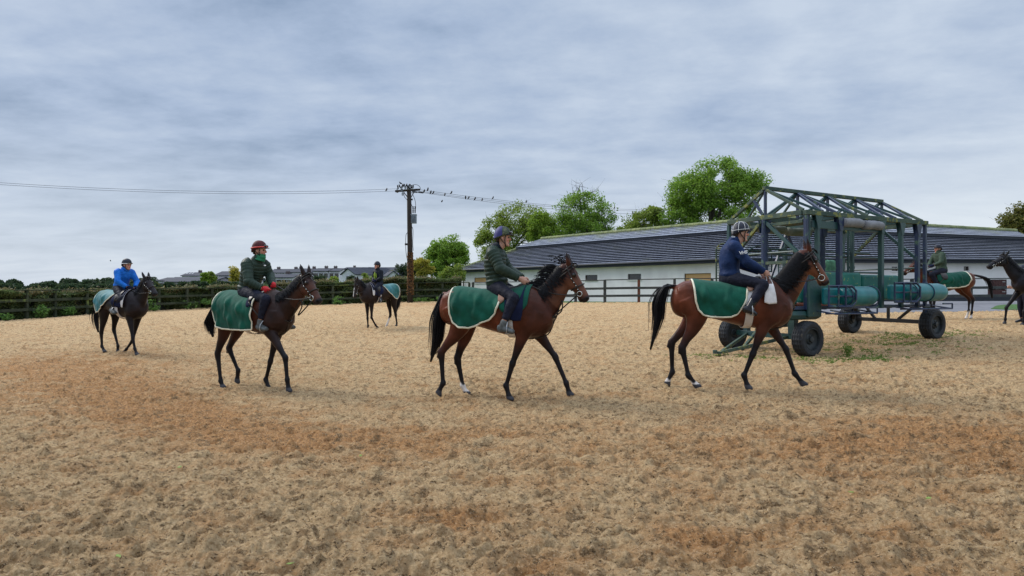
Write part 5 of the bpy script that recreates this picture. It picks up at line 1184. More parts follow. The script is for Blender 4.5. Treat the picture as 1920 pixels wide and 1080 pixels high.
    loft(B, [(*hd(.084, -.02, .055), .004, .005), (*hd(.092, 0, .056), .008, .009), (*hd(.084, .02, .055), .004, .005)], hu, 8, 3)
    B.sphere(hd(.074, 0, .012), .022*S); loft(B, [(*hd(.078, -.045, .142), .008, .008), (*hd(.090, 0, .146), .011, .010), (*hd(.078, .045, .142), .008, .008)], hu, 8, 3)
    for sg in (-1, 1):
        loft(B, [(*hd(-.005, sg*.068, .075), .007, .010), (*hd(-.008, sg*.078, .10), .009, .018), (*hd(-.012, sg*.080, .125), .007, .016)], hs, 10, 2); B.sphere(hd(.060, sg*.038, .085), (.02, .02, .018))
    me = fuse(sh(B), vox, 2, .5, 'person_body'); V = verts(me)+base; c = np.tile(np.array(p.get('skin', (.50, .27, .20)), np.float32), (len(V), 1))
    lip = np.linalg.norm(V-hd(.092, 0, .055), axis=1); c[lip < .022*S] = (.42, .12, .10); ck = np.minimum(np.linalg.norm(V-hd(.075, .04, .085), axis=1), np.linalg.norm(V-hd(.075, -.04, .085), axis=1)); c[ck < .03] *= (1.08, .82, .80)
    nz = np.linalg.norm(V-hd(.11, 0, .092), axis=1); c[nz < .02] *= (1.06, .8, .78)
    paint(me, c); link('body', me, MT['skin'], root)
    for sg in (-1, 1):
        mb = MB(); mb.sphere(hd(.081, sg*.033, .122)-base, .0125*S, 10, 8); mb.build('eye', MT['eye'], root, smooth=True)
    # hair at nape
    mb = MB(); loft(mb, [(*hd(-.075, 0, .055), .045, .02), (*hd(-.072, 0, .10), .066, .035), (*hd(-.06, 0, .14), .076, .05)], hs, 14, 3); sh(mb).build('hair', MT['hairbrown'], root, smooth=True)
    # clothes
    q = p.get('quilt', 0.0); mod = (lambda a: 1.0+q*(abs(math.sin(math.pi*a/.056))**.5-.6)) if q else None
    qa = (lambda a: 1.0+q*1.6*(abs(math.sin(math.pi*a/.052))**.5-.6)) if q else None
    torso(Jk, .032 if q else .026, mod, .075, False)
    for sg in (-1, 1): arm(Jk, sg, .028 if q else .023, qa, cuff=.94)
    me = fuse(sh(Jk), vox if q else vox*1.2, 1 if q else 3, .5, 'jacket'); jk = link('jacket', me, MT[p['jacket']], root)
    # collar
    mb = MB(); c1 = m_(chest, 0)+up*.055+fw*.012; dr = (hd(0, 0, .03)-c1); dr /= np.linalg.norm(dr)
    loft(mb, [(*(c1-dr*.02), .100, .090), (*(c1+dr*.03), .082, .078), (*(c1+dr*.075), .074, .076), (*(c1+dr*.078), .050, .050)], Y_, 18, 3); sh(mb).build('collar', MT[p.get('collar', p['jacket'])], jk, smooth=True)
    h0 = m_(hip, 0); loft(Tr, [(*(h0+up*(-.085)), .13, .11), (*(h0+np.array([-.01, 0, 0])), .172, .140), (*(h0+up*.07), .160, .130), (*(h0+up*.11), .150, .12)], Y_, 20, 4)
    for sg in (-1, 1): leg(Tr, sg, .016, p.get('trup', .86))
    link('trousers', fuse(sh(Tr), vox*1.2, 3, .5, 'trousers'), MT[p.get('trousers', 'navy_trousers')], root)
    for sg in (-1, 1):
        b = MB(); foot(b, sg, .010)
        if p.get('tall'): 
            kn = side(sg, 'knee'); an = side(sg, 'ankle'); loft(b, [(*(kn+(an-kn)*.3), .062, .066), (*(kn+(an-kn)*.6), .056, .062), (*an, .046, .05)], Y_, 14, 3)
        link('boot', fuse(sh(b), vox*1.1, 3, .5, 'boot'), MT[p.get('boot', 'boot')], root)
    if p.get('gloves'):
        for sg in (-1, 1): b = MB(); hand(b, sg, .006); link('glove', fuse(sh(b), vox*.9, 2, .5, 'glove'), MT[p['gloves']], root)
    # helmet
    if p.get('helmet'):
        mb = MB(); n = 24; V = [hd(-.008, 0, .285)]; rows = 9
        rim = lambda q: .135-.022*math.cos(q+math.pi)*0+(.018*math.cos(q))-.03*max(0, -math.cos(q))
        for i in range(1, rows+1):
            f = i/rows*math.pi/2
            for j in range(n):
                q = 2*math.pi*j/n; zb = rim(q); z = zb+(.285-zb)*math.cos(f)**.85; s_ = math.sin(f)**.9; V.append(hd(-.008+.122*s_*math.cos(q), .100*s_*math.sin(q), z))
        k = len(V)
        for j in range(n): q = 2*math.pi*j/n; V.append(hd(-.008+.104*math.cos(q), .083*math.sin(q), rim(q)+.004))
        Fc = [(0, 1+(j+1) % n, 1+j) for j in range(n)]
        for i in range(rows):
            for j in range(n): a = 1+i*n+j; b = 1+i*n+(j+1) % n; Fc.append((a, b, b+n, a+n))
        mb.add(V, Fc); he = sh(mb).build('helmet', MT[p['helmet']], root, smooth=True)
        mb = MB(); pk = p.get('peak', .05); nn = 13; V = []
        for i in range(nn):
            q = -1.0+2.0*i/(nn-1)
            for (ex, dz) in ((0, .004), (pk*math.cos(q*1.35), -.012)): V.append(hd(-.008+(.120+ex)*math.cos(q), .098*math.sin(q)*(1+ex), rim(0)+.018+dz))
        V = np.array(V); n2 = len(V); mb.add(np.vstack([V, V-hu*.006]), [(2*i, 2*i+1, 2*i+3, 2*i+2) for i in range(nn-1)]+[(n2+2*i, n2+2*i+2, n2+2*i+3, n2+2*i+1) for i in range(nn-1)]+[(2*i+1, n2+2*i+1, n2+2*i+3, 2*i+3) for i in range(nn-1)]); sh(mb).build('peak', MT['black'], he, smooth=True)
        band = lambda z, r_, m, nm, q0=0, q1=2*math.pi, tl_=0.0: (lambda mb: (mb.tube([hd(-.008+(.122*(1-((z-.135)/.165)**2)**.5+.004)*math.cos(q), (.100*(1-((z-.135)/.165)**2)**.5+.004)*math.sin(q), z+tl_*math.cos(q))-base for q in np.linspace(q0, q1, 30)], r_, 6), mb.build(nm, MT[m], he, smooth=True)))(MB())
        for (z, r_, m, nm, tl_) in p.get('bands', []): band(z, r_, m, nm, tl_=tl_)
        if p.get('ribs'):
            mb = MB()
            for k in range(4):
                a = math.pi*k/4+.3; P = []
                for f in np.linspace(-math.pi/2, math.pi/2, 21):
                    q = a; s_ = math.sin(abs(f))**.9; sg = 1 if f > 0 else -1; zb = rim(q if sg > 0 else q+math.pi)+.01; z = zb+(.285-zb)*math.cos(f)**.85; P.append(hd(-.008+sg*.1245*s_*math.cos(q), sg*.1025*s_*math.sin(q), z+.002)-base)
                mb.tube(P, .0030, 5)
            mb.build('piping', MT['white'], he, smooth=True)
        if p.get('goggles'):
            mb = MB()
            for sg in (-1, 1): mb.sphere(hd(.105, sg*.035, .19)-base, (.022, .03, .02), 10, 8)
            mb.build('goggles', MT['eye'], he, smooth=True)
        if p.get('backpanel'):
            mb = MB(); V = []; nn = 12
            for i in range(nn):
                f = .1+1.42*i/(nn-1)
                for j in range(nn):
                    q = math.pi/2+(math.pi)*j/(nn-1); zb = rim(q); z = zb+(.287-zb)*math.cos(f)**.85; s_ = math.sin(f)**.9; V.append(hd(-.008+.126*s_*math.cos(q), .104*s_*math.sin(q), z+.002))
            mb.add(V, [(i*nn+j, i*nn+j+1, (i+1)*nn+j+1, (i+1)*nn+j) for i in range(nn-1) for j in range(nn-1)]); sh(mb).build('back_panel', MT['helmet_blue'], he, smooth=True)
        mb = MB()
        for sg in (-1, 1):
            mb.tube(crom(np.array([hd(.045, sg*.092, .150), hd(.03, sg*.079, .09), hd(.035, sg*.055, .02), hd(.045, 0, -.012)])-base, 4), .0065, 6); mb.tube(crom(np.array([hd(-.05, sg*.085, .135), hd(-.01, sg*.080, .07), hd(.03, sg*.06, .03)])-base, 4), .006, 6)
        mb.build('chin_strap', MT['black'], he, smooth=True)
    if p.get('scarf'):
        mb = MB(); loft(mb, [(*hd(.0, 0, -.045), .082, .082), (*hd(.012, 0, -.01), .074, .080), (*hd(.025, 0, .03), .066, .078), (*hd(.03, 0, .062), .060, .074)], hs, 20, 4, mod=lambda a: 1+.05*math.sin(a*120)); sh(mb)
        mb.build('neck_scarf', MT[p['scarf']], root, smooth=True)
    p['side'] = side; p['root'] = root; p['base'] = base; p['jk'] = jk; p['up'] = up; p['fw'] = fw; p['tl'] = tl; p['chest'] = chest
    return root
LAT = dict(shoulder=.162, elbow=.235, wrist=.10, hand=.075, hip=.09, knee=.27, ankle=.325, toe=.345, heel=.32)
def rider(h, P, **kw):
    fr = h['fr']; ns = h['ns']; lat = dict(LAT); lat.update(kw.pop('lat', {})); J = {}
    for k, q in P.items():
        if k in ('hip', 'head'): J[k] = unproj(fr, q[0], q[1], 0.0)
        elif k.endswith('_f'): J[k] = unproj(fr, q[0], q[1], -ns*lat[k[:-2]])
        else: J[k] = unproj(fr, q[0], q[1], ns*lat[k])
    p = dict(fr=fr, ns=ns, J=J, lat=lat, **kw); r = person(p)
    # reins from the bit rings to both hands, and stirrups
    bo = MB(); side = p['side']; m = 9
    for b_ in h['bits']:
        sg = 1 if b_[1] > np.mean([x[1] for x in h['bits']]) else -1; ha = side(sg, 'hand'); ha = ha+(side(sg, 'hand')-side(sg, 'wrist'))*0
        t = np.linspace(0, 1, 12)[:, None]; q = b_+(ha-b_)*t; q[:, 2:] -= 4*.07*t*(1-t); q[:, 1] = np.where(np.abs(q[:, 1]) < np.interp(t[:, 0], [0, 1], [.07, .11]), sg*np.interp(t[:, 0], [0, .4, 1], [.08, .12, abs(ha[1])]), q[:, 1]); bo.tube(q, .0085, 6)
    a = side(1, 'hand'); b = side(-1, 'hand'); bo.tube(crom(np.array([a, (a+b)/2+np.array([0.02, 0, -.05]), b]), 5), .0085, 6)
    o = bo.build('reins', MT['leather'], h['root'], smooth=True)
    if h.get('reinlabel'): o['label'] = h['reinlabel']
    for sg in (-1, 1):
        an = side(sg, 'ankle'); to = side(sg, 'toe'); he = side(sg, 'heel'); c = he+(to-he)*.62+np.array([0, 0, .01]); kn = side(sg, 'knee'); mb = MB()
        top = c+np.array([0, 0, .12]); mb.tube(crom(np.array([top, c+np.array([0, .055, .05]), c+np.array([0, .05, -.035]), c+np.array([0, -.05, -.035]), c+np.array([0, -.055, .05]), top]), 5), .007, 6); mb.bar(c+[0, -.05, -.036], c+[0, .05, -.036], .04, .008)
        s_ = [x for x in h['root'].children if x.name.startswith('saddle') and 'cloth' not in x.name][0]; so = mb.build('stirrup', MT['steel'], s_, smooth=False)
        mb = MB(); st = h['fn'](1.22, sg*.33, 1.42); mb.tube(crom(np.array([st, (st+top)/2+[0, sg*.02, 0], top]), 4), .009, 6); mb.build('stirrup_leather', MT['leather'], s_, smooth=True)
    return p
def cx(ox, oy, s): return lambda x, y: (ox+x/s, oy+y/s)
A_ = cx(370, 430, 3.377); B_ = cx(790, 410, 3.0); C_ = cx(1200, 400, 3.176); D_ = cx(160, 460, 4.906); E_ = cx(640, 470, 6.75); G_ = cx(1720, 470, 7.2)
SHL = [(.31,1.585),(.325,1.42),(.34,1.28),(.38,1.16),(.45,1.085),(.55,1.06),(.72,1.055),(.84,1.06),(.92,1.10),(.99,1.19),(1.05,1.31),(1.10,1.55)]
h1 = dict(mid=A_(340, 0)[0], Y=9.3, z=-1.60, th=-27, label='dark bay horse with red-brown rump ridden by the person in a red helmet', coat=(.075,.022,.012), midc=(.022,.012,.011), fore=.92, vox=.012, face=(.075,.030,.020),
  poll=A_(688,288), muz=A_(778,462), legs=dict(hn=[A_(128,785), A_(148,960), A_(162,1000)], hf=[A_(200,752), A_(258,895), A_(250,965)], fn=[A_(557,815), A_(569,950), A_(579,1022)], ff=[A_(463,835), A_(434,952), A_(457,1018)]),
  tail=[A_(88,560), A_(84,620), A_(100,680)], tw=[.03,.05,.07,.06,.03], sheet=[(.20,1.56),(.20,1.40),(.22,1.24),(.27,1.10),(.36,1.01),(.47,.975),(.8,.97),(1.1,.975),(1.26,.985),(1.275,1.2),(1.28,1.57)], slabel='green sheet reaching forward to the girth',
  cmat='navy_cloth', cloth=[(1.10,1.55),(1.11,1.42),(1.13,1.36),(1.16,1.33),(1.22,1.33),(1.26,1.38),(1.28,1.58)], flapo=[(1.14,1.56),(1.15,1.46),(1.17,1.42),(1.20,1.40),(1.23,1.42),(1.24,1.57)], girth=1.12, gslant=-.45, loop=[A_(640,545), A_(662,490), A_(650,455)], bit=.038)
h2 = dict(mid=B_(404, 0)[0], Y=8.1, z=-1.545, th=-15, label='bay horse with wind-blown black mane and one white hind sock, in the middle', coat=(.115,.030,.014), midc=(.038,.014,.010), fore=.8, vox=.012, face=(.11,.045,.028),
  poll=B_(828,258), muz=B_(937,458), legs=dict(hn=[B_(112,752), B_(122,925), B_(92,985)], hf=[B_(203,785), B_(233,940), B_(258,985)], fn=[B_(513,815), B_(477,940), B_(498,1016)], ff=[B_(752,775), B_(815,925), B_(836,992)]),
  tail=[B_(128,462), B_(98,570), B_(86,690), B_(52,805)], tw=[.03,.05,.085,.075,.02], sheet=[(.24,1.58),(.235,1.40),(.25,1.22),(.30,1.09),(.40,1.03),(.55,1.02),(.66,1.05),(.76,1.10),(.88,1.14),(.96,1.22),(1.02,1.33),(1.06,1.54)], fly=.55, ml=1.25,
  socks=dict(hf=(.14, 1)), cmat='sheet', cloth=[(.98,1.545),(1.0,1.38),(1.06,1.26),(1.18,1.22),(1.34,1.24),(1.44,1.34),(1.46,1.59)], front=([(1.10,1.57),(1.12,1.26),(1.16,1.16),(1.24,1.13),(1.35,1.13),(1.38,1.25),(1.38,1.58)], 'navy_cloth'), ft0=.60, flap='tan_leather', flapo=[(1.0,1.545),(1.005,1.44),(1.015,1.37),(1.04,1.34),(1.10,1.38),(1.12,1.56)], girth=1.17, loop=[B_(730,560), B_(788,520), B_(790,460)], nm=380)
h3 = dict(mid=C_(517, 0)[0], Y=8.3, z=-1.435, th=-10, label='bay horse with long black tail, walking in front of the starting gate', coat=(.110,.031,.016), midc=(.045,.016,.012), fore=.75, vox=.012, face=(.13,.050,.028),
  poll=C_(995,222), muz=C_(1118,418), legs=dict(hn=[C_(250,800), C_(288,965), C_(342,1032)], hf=[C_(188,768), C_(192,945), C_(158,1015)], fn=[C_(672,838), C_(620,965), C_(645,1042)], ff=[C_(868,808), C_(922,955), C_(975,1020)]),
  tail=[C_(150,440), C_(112,530), C_(105,640), C_(62,812)], tw=[.03,.048,.08,.07,.02], sheet=SHL, socks=dict(hf=(.07, 1), hn=(.06, 1)), cmat='white_cloth', ct0=.52, coff=.062, cloth=[(1.38,1.60),(1.35,1.42),(1.28,1.27),(1.36,1.245),(1.48,1.255),(1.44,1.42),(1.42,1.60)], flap='tan_leather', flapo=[(1.06,1.545),(1.07,1.46),(1.09,1.41),(1.12,1.40),(1.16,1.43),(1.18,1.57)], girth=1.10, bit=.042, noseband=False, ml=1.45, nm=420)
h4 = dict(mid=D_(325, 0)[0], Y=14.2, z=-1.585, th=-24, label='near-black horse ridden by the person in the bright blue jacket, far left', coat=(.016,.012,.014), fore=.0, vox=.016, near=False,
  poll=D_(560,300), muz=D_(652,452), legs=dict(hn=[D_(147,805), D_(153,930), D_(178,978)], hf=[D_(262,775), D_(300,925), D_(298,978)], fn=[D_(437,850), D_(455,950), D_(475,1005)], ff=[D_(432,880), D_(378,955), D_(352,985)]),
  tail=[D_(108,600), D_(100,690), D_(120,800)], tw=[.03,.06,.09,.08,.03], sheet=[(.16,1.56),(.15,1.40),(.17,1.22),(.23,1.08),(.30,1.03),(.38,1.06),(.60,1.22),(.85,1.38),(.97,1.54)], smat='sheet_pale', slabel='faded blue-green quarter sheet', cmat='navy_cloth', front=([(1.40,1.60),(1.385,1.28),(1.40,1.17),(1.44,1.17),(1.455,1.3),(1.45,1.58)], 'white_cloth'), ft0=.72, girth=1.2, gslant=-.2, nm=180, nt=110)
h5 = dict(mid=E_(510, 0)[0], Y=20.4, z=-1.345, th=230, label='black-brown horse with white face stripe walking left, in the far centre', coat=(.020,.013,.013), fore=.0, vox=.018, near=False,
  poll=E_(193,372), muz=E_(163,572), LH=.62, legs=dict(fn=[E_(383,850), E_(432,940), E_(465,978)], ff=[E_(332,860), E_(338,950), E_(330,1000)], hn=[E_(688,815), E_(702,915), E_(698,950)], hf=[E_(622,810), E_(582,925), E_(552,985)]),
  tail=[E_(722,580), E_(715,680), E_(695,780)], tw=[.03,.06,.09,.08,.03], sheet=[(.22,1.58),(.20,1.40),(.21,1.22),(.26,1.09),(.33,1.04),(.42,1.07),(.60,1.20),(.80,1.34),(.92,1.54)], smat='sheet_pale', slabel='faded blue-green quarter sheet', socks=dict(hf=(.36, 1)), blaze=True, cmat='navy_cloth', front=([(1.40,1.60),(1.385,1.28),(1.40,1.17),(1.46,1.17),(1.475,1.3),(1.47,1.58)], 'white_cloth'), ft0=.72, girth=1.15, nm=140, nt=90)
h6 = dict(mid=1779, Y=18.6, z=-.965, th=180, label='bay horse walking left partly behind the right end of the starting gate', coat=(.11,.032,.016), fore=.5, cmat='sheet', vox=.018, near=False,
  poll=(1718,492), muz=(1692,513), poll_l=0, legs=dict(hn=[G_(752,650), G_(735,830), G_(722,925)], hf=[G_(700,650), G_(692,810), G_(655,928)]),
  tail=[G_(860,352), G_(940,390), G_(985,470), G_(1010,640)], tw=[.03,.05,.08,.08,.04], sheet=[(.36,1.585),(.33,1.42),(.34,1.30),(.40,1.17),(.50,1.11),(.8,1.07),(1.2,1.05),(1.25,1.2),(1.27,1.56)], socks=dict(hf=(.26, 1), hn=(.14, 1)), tscale=1.6, nm=140, nt=90)
h7 = dict(mid=1960, Y=16.0, z=-.955, th=180, label='black horse at the right edge, only its head, neck and forelegs in view', coat=(.012,.011,.015), fore=.0, vox=.018, near=False, tack=False,
  poll=(1884,479), muz=(1847,503.5), LH=.60, legs=dict(ff=[(1887,577), (1885,598), (1884,606)], fn=[(1920,585), (1919,601), (1917,609)]), nm=160, nt=60, sheetx=1)
for h in (h1, h2, h3, h4, h5, h6, h7): horse(h)
z3 = cx(1340, 400, 9.0); z1 = cx(440, 440, 9.0); z2 = cx(890, 415, 9.0)
r1 = rider(h1, dict(hip=A_(322,398), head=(486.5,470), shoulder=z1(215,470), elbow=z1(235,800), wrist=z1(460,910), hand=z1(545,945), wrist_f=z1(640,870), hand_f=z1(690,850), elbow_f=z1(590,680), knee=A_(432,440), ankle=A_(398,588), toe=A_(440,632), heel=A_(378,630)),
  label='rider in dark red helmet, green scarf, quilted green jacket and red gloves', jacket='quilt_green', quilt=.13, helmet='helmet_red', bands=[(.165, .009, 'coral', 'band', .012)], goggles=True, gloves='red', scarf='green_scarf', boot='boot_grey', hyaw=28, vox=.0085, lat=dict(knee=.24, ankle=.26, toe=.27, heel=.25))
r2 = rider(h2, dict(hip=B_(425,385), head=z2(478,282), shoulder=z2(300,500), elbow=z2(430,800), wrist=z2(755,965), hand=z2(870,1040), knee=B_(520,448), ankle=B_(462,590), toe=B_(522,636), heel=B_(428,628)),
  label='rider in camouflage and blue helmet and quilted green jacket, middle horse', jacket='quilt_green', quilt=.13, helmet='helmet_camo', backpanel=True, goggles=True, boot='boot_grey', hyaw=14, vox=.0085, collar='dark_jacket', lat=dict(knee=.315, ankle=.385, toe=.40, heel=.375))
r3 = rider(h3, dict(hip=C_(532,395), head=z3(440,338), shoulder=z3(330,530), elbow=z3(560,830), wrist=z3(835,985), hand=z3(890,1050), knee=C_(735,425), ankle=C_(652,560), toe=C_(698,602), heel=C_(612,578)),
  label='rider in navy jacket and dark helmet with white piping, nearest the starting gate', jacket='navy_jacket', helmet='helmet_black', ribs=True, bands=[(.165, .0038, 'white', 'band', .012)], tall=True, hyaw=8, vox=.0085, peak=.02, lat=dict(knee=.30, ankle=.36, toe=.375, heel=.35))
r4 = rider(h4, dict(hip=D_(325,395), head=D_(382,182), shoulder=D_(300,235), elbow=D_(300,335), wrist=D_(385,385), hand=D_(410,395), knee=D_(345,490), ankle=D_(252,580), toe=D_(278,625), heel=D_(228,605)),
  label='rider in bright blue jacket and black helmet on the far left horse', jacket='blue_jacket', helmet='helmet_black', bands=[(.150, .008, 'white', 'band', .0)], hyaw=14, vox=.013, gloves='navy_cloth', tk=5, boot='boot_grey', trup=.9, lat=dict(knee=.26, ankle=.30))
r5 = rider(h5, dict(hip=E_(475,425), head=E_(455,192), shoulder=E_(500,260), elbow=E_(505,350), wrist=E_(445,378), hand=E_(420,385), knee=E_(425,480), ankle=E_(498,600), toe=E_(470,650), heel=E_(520,640)),
  label='rider in dark jacket with lime zips on the horse with the white face stripe', jacket='dark_jacket', helmet='helmet_black', hyaw=-8, vox=.014, gloves='navy_cloth', tk=5, peak=.03, lat=dict(wrist=.08, hand=.06))
r6 = rider(h6, dict(hip=(1766,508), head=(1758.5,467), shoulder=(1767,476), elbow=(1764,492), wrist=(1752,497.5), hand=(1748,499), knee=(1746,514), ankle=(1760,538), toe=(1752,543), heel=(1765,542)),
  label='rider in plain green top behind the right end of the starting gate', jacket='plain_green', helmet='helmet_black', hyaw=0, vox=.014, tk=5, peak=.04, gloves='navy_cloth')
# lime zips on the dark jacket
mb = MB(); ch = r5['chest']; upv, fw = r5['up'], r5['fw']
for yy, a, b in ((0, .02, .30), (.055, .07, .22), (-.055, .07, .22)):
    mb.tube([ch-upv*a+fw*(.145 if yy == 0 else .138)+np.array([0, yy, 0])-r5['base'], ch-upv*(a+b)/2*1.0+fw*(.156 if yy == 0 else .147)+np.array([0, yy*1.1, 0])-r5['base'], ch-upv*b+fw*(.15 if yy == 0 else .142)+np.array([0, yy*1.2, 0])-r5['base']], .008, 6)
mb.build('lime_zip', MT['lime'], r5['jk'])
# white lettering on the navy sleeve
cu = bpy.data.curves.new('t', 'FONT'); cu.body = 'VHF'; cu.size = .062; cu.extrude = .0015; cu.offset = .0018; cu.align_x = 'CENTER'
to = bpy.data.objects.new('t', cu); COL.objects.link(to); me = bpy.data.meshes.new_from_object(to.evaluated_get(bpy.context.evaluated_depsgraph_get())); bpy.data.objects.remove(to)
o = link('sleeve_lettering', me, MT['white'], r3['jk']); sh_, el_ = r3['side'](-1, 'shoulder'), r3['side'](-1, 'elbow'); c = unproj(h3['fr'], *z3(490, 685), -.235-.072)-r3['base']
o.location = c; o.rotation_euler = (R(84), R(0), R(0)); o.rotation_euler = (R(90), R(-8), 0)
mb = MB(); mb.box(unproj(h3['fr'], *z3(315, 397), -.085)-r3['base'], (.05, .006, .012)); mb.box(unproj(h3['fr'], *z3(225, 520), -.03)-r3['base'], (.012, .10, .07), ry=R(25)); mb.build('small_print', MT['white'], r3['jk'])
mb = MB(); q = unproj(h1['fr'], *z1(497, 520), -.085)-r1['base']; mb.box(q+np.array([.02, 0, 0]), (.012, .03, .018)); mb.build('small_badge', MT['white'], r1['jk'])
# handler on foot at the right edge
zg = float(gz(15.0, 16.3)); O = np.array([(1921-960)/F*16.6, 16.6, CZ-.955]); fr = (O, np.array([-1.0, 0, 0]), np.array([0, -1.0, 0])); a = np.array
person(dict(fr=fr, ns=1, stand=True, lat=dict(shoulder=.18, elbow=.22, wrist=.2, hand=.2, hip=.09, knee=.10, ankle=.10, toe=.12, heel=.10),
  J=dict(hip=a([0, 0, .90]), head=a([.04, 0, 1.56]), shoulder=a([0, 0, 1.38]), elbow=a([.02, 0, 1.10]), wrist=a([.22, 0, 1.05]), hand=a([.28, 0, 1.06]), knee=a([.03, 0, .50]), ankle=a([-.02, 0, .10]), toe=a([.17, 0, .03]), heel=a([-.07, 0, .03])),
  label='handler on foot beside the black horse, cut by the right edge', jacket='white_cloth', helmet='helmet_black', vox=.014, tk=5, peak=.05, hyaw=0))
# ------------------------------------------------------------------ starting gate
MT['gate_green'] = mat('gate_green_paint', (0.014, 0.058, 0.050), 0.45, (0.015, 0.045, 0.055), 4, c3=(0.15, 0.17, 0.04), s3=6, t3=0.69, bump=0.004, bscale=30, spec=.5)
MT['gate_blue'] = mat('gate_blue_paint', (0.012, 0.025, 0.075), 0.45, (0.010, 0.022, 0.055), 4, c3=(0.05, 0.10, 0.07), s3=6, t3=0.60, bump=0.003, bscale=30, spec=.5)
MT['gate_moss'] = mat('mossy_gate_rail', (0.055, 0.085, 0.06), 0.7, (0.02, 0.045, 0.04), 4, c3=(0.17, 0.18, 0.05), s3=6, t3=0.58, bump=0.004, bscale=30)
MT['pad_teal'] = mat('teal_padding', (0.004, 0.155, 0.170), 0.35, (0.003, 0.11, 0.125), 3, bump=0.008, bscale=5, spec=.5)
MT['pad_green'] = mat('green_padding', (0.006, 0.16, 0.125), 0.4, (0.005, 0.10, 0.085), 2, c3=(0.30, 0.34, 0.06), s3=8, t3=0.63, bump=0.008, bscale=6)
MT['canvas'] = mat('grey_canvas', (0.23, 0.23, 0.25), 0.85, (0.16, 0.16, 0.175), 4, bump=0.01, bscale=9)
MT['canvas_green'] = mat('algae_canvas', (0.20, 0.21, 0.17), 0.8, (0.12, 0.14, 0.10), 4, bump=0.01, bscale=9)
MT['box_green'] = mat('pale_green_box', (0.16, 0.42, 0.26), 0.6, (0.06, 0.2, 0.12), 8)
MT['tyre'] = mat('tyre_rubber', (0.022, 0.026, 0.032), 0.75, (0.014, 0.016, 0.02), 8, c3=(0.07, 0.06, 0.045), s3=5, t3=0.64)
MT['rim'] = mat('dark_rim', (0.035, 0.045, 0.05), 0.45, (0.02, 0.025, 0.03), 9, metal=.3)
MT['rustpipe'] = mat('rusty_pipe', (0.27, 0.07, 0.035), 0.7, (0.15, 0.04, 0.025), 6)
GA = np.array([6.3, 12.0]); gth = math.atan2(.436, .90); gu = np.array([math.cos(gth), math.sin(gth)]); gv = np.array([-gu[1], gu[0]])
gz0 = CZ-1.43
gate = empty('starting_gate', (GA[0], GA[1], gz0), gth, 'old green and blue steel horse starting gate on four wheels, with pitched truss top', 'starting gate')
def gp(m, name, mt='gate_green', lab=None, parent=None, bev=.006, smooth=False):
    o = m.build(name, MT[mt], parent or gate, bevel=bev, smooth=smooth)
    if lab: o['label'] = lab
    return o
def gground(x, y): p = GA+gu*x+gv*y; return float(gz(p[0], p[1]))-gz0
LZ, WD, LN = 3.09, 2.1, 4.4
# posts with gusset plates
def post(x, y, z0, z1, w, mt, gus=True, rnd=False):
    m = MB(); w = w*(1.0 if rnd and w > .12 else .78)
    if rnd: m.tube([(x, y, z0), (x, y, z1)], w/2, 14)
    else: m.box((x, y, (z0+z1)/2), (w, w, z1-z0))
    if gus:
        for yy in (-w/2-.004, w/2+.004):
            V = [(x-.115, y+yy, z1), (x+.115, y+yy, z1), (x+w*.45, y+yy, z1-.30), (x-w*.45, y+yy, z1-.30)]; t = .008*np.sign(yy); V2 = [(a, b+t, c) for a, b, c in V]
            f = [(0, 1, 2, 3), (7, 6, 5, 4), (0, 4, 5, 1), (1, 5, 6, 2), (2, 6, 7, 3), (3, 7, 4, 0)]; m.add(V+V2, f)
    for zz in (z0+.25, z0+1.0, z1-.6): m.box((x+w/2+.012, y-.01, zz), (.025, .05, .06))
    gp(m, 'post', mt)
for x, w, mt, gs in ((0, .095, 'gate_blue', False), (.10, .05, 'gate_green', False), (.36, .10, 'gate_green', True), (1.10, .13, 'gate_blue', True), (2.62, .12, 'gate_green', True), (3.40, .11, 'gate_green', True), (4.08, .11, 'gate_blue', True), (4.4, .09, 'gate_blue', False)):
    post(x, 0, 1.02 if x < 4.39 else .62, LZ-.03, w, mt, gs)
for x, y, w, mt, rn in ((0, 1.05, .155, 'gate_blue', True), (2.02, 1.05, .14, 'gate_blue', True), (3.18, 1.05, .10, 'gate_green', False), (3.02, 1.05, .06, 'gate_green', False), (0, WD, .10, 'gate_green', False), (4.4, WD, .10, 'gate_green', False), (4.4, 1.05, .09, 'gate_blue', False), (2.02, WD, .10, 'gate_green', False)):
    post(x, y, 1.02, LZ-.03, w, mt, rn or x == 4.4, rn)
# top frame
def beam(name, a, b, w, h, mt='gate_moss', lab=None):
    m = MB(); m.bar(a, b, w, h); gp(m, name, mt, lab)
beam('front_beam', (-.05, 0, LZ+.02), (LN+.06, 0, LZ+.02), .11, .10); beam('front_beam', (.2, .03, LZ-.22), (2.6, .03, LZ-.22), .07, .16, 'gate_green')
beam('end_beam', (-.02, .06, LZ+.025), (-.02, WD, LZ+.025), .10, .11); beam('end_beam', (.0, .06, LZ-.16), (0, WD-.3, LZ-.16), .07, .07); beam('end_beam', (LN, .06, LZ), (LN, WD-.06, LZ), .10, .10)
beam('back_beam', (0, WD, LZ+.02), (LN, WD, LZ+.02), .10, .12); beam('centre_beam', (0.06, 1.05, LZ), (LN-.06, 1.05, LZ), .10, .14)
for x in (1.1, 2.02, 2.62, 3.4): beam('cross_beam', (x, .06, LZ-.01), (x, WD-.06, LZ-.01), .08, .10, 'gate_green')
# overhead boards between front and centre, seen from below
m = MB()
for x in (.55, 1.5, 2.3): m.box((x, .55, LZ-.12), (.5, .9, .05))
gp(m, 'board', 'gate_moss')
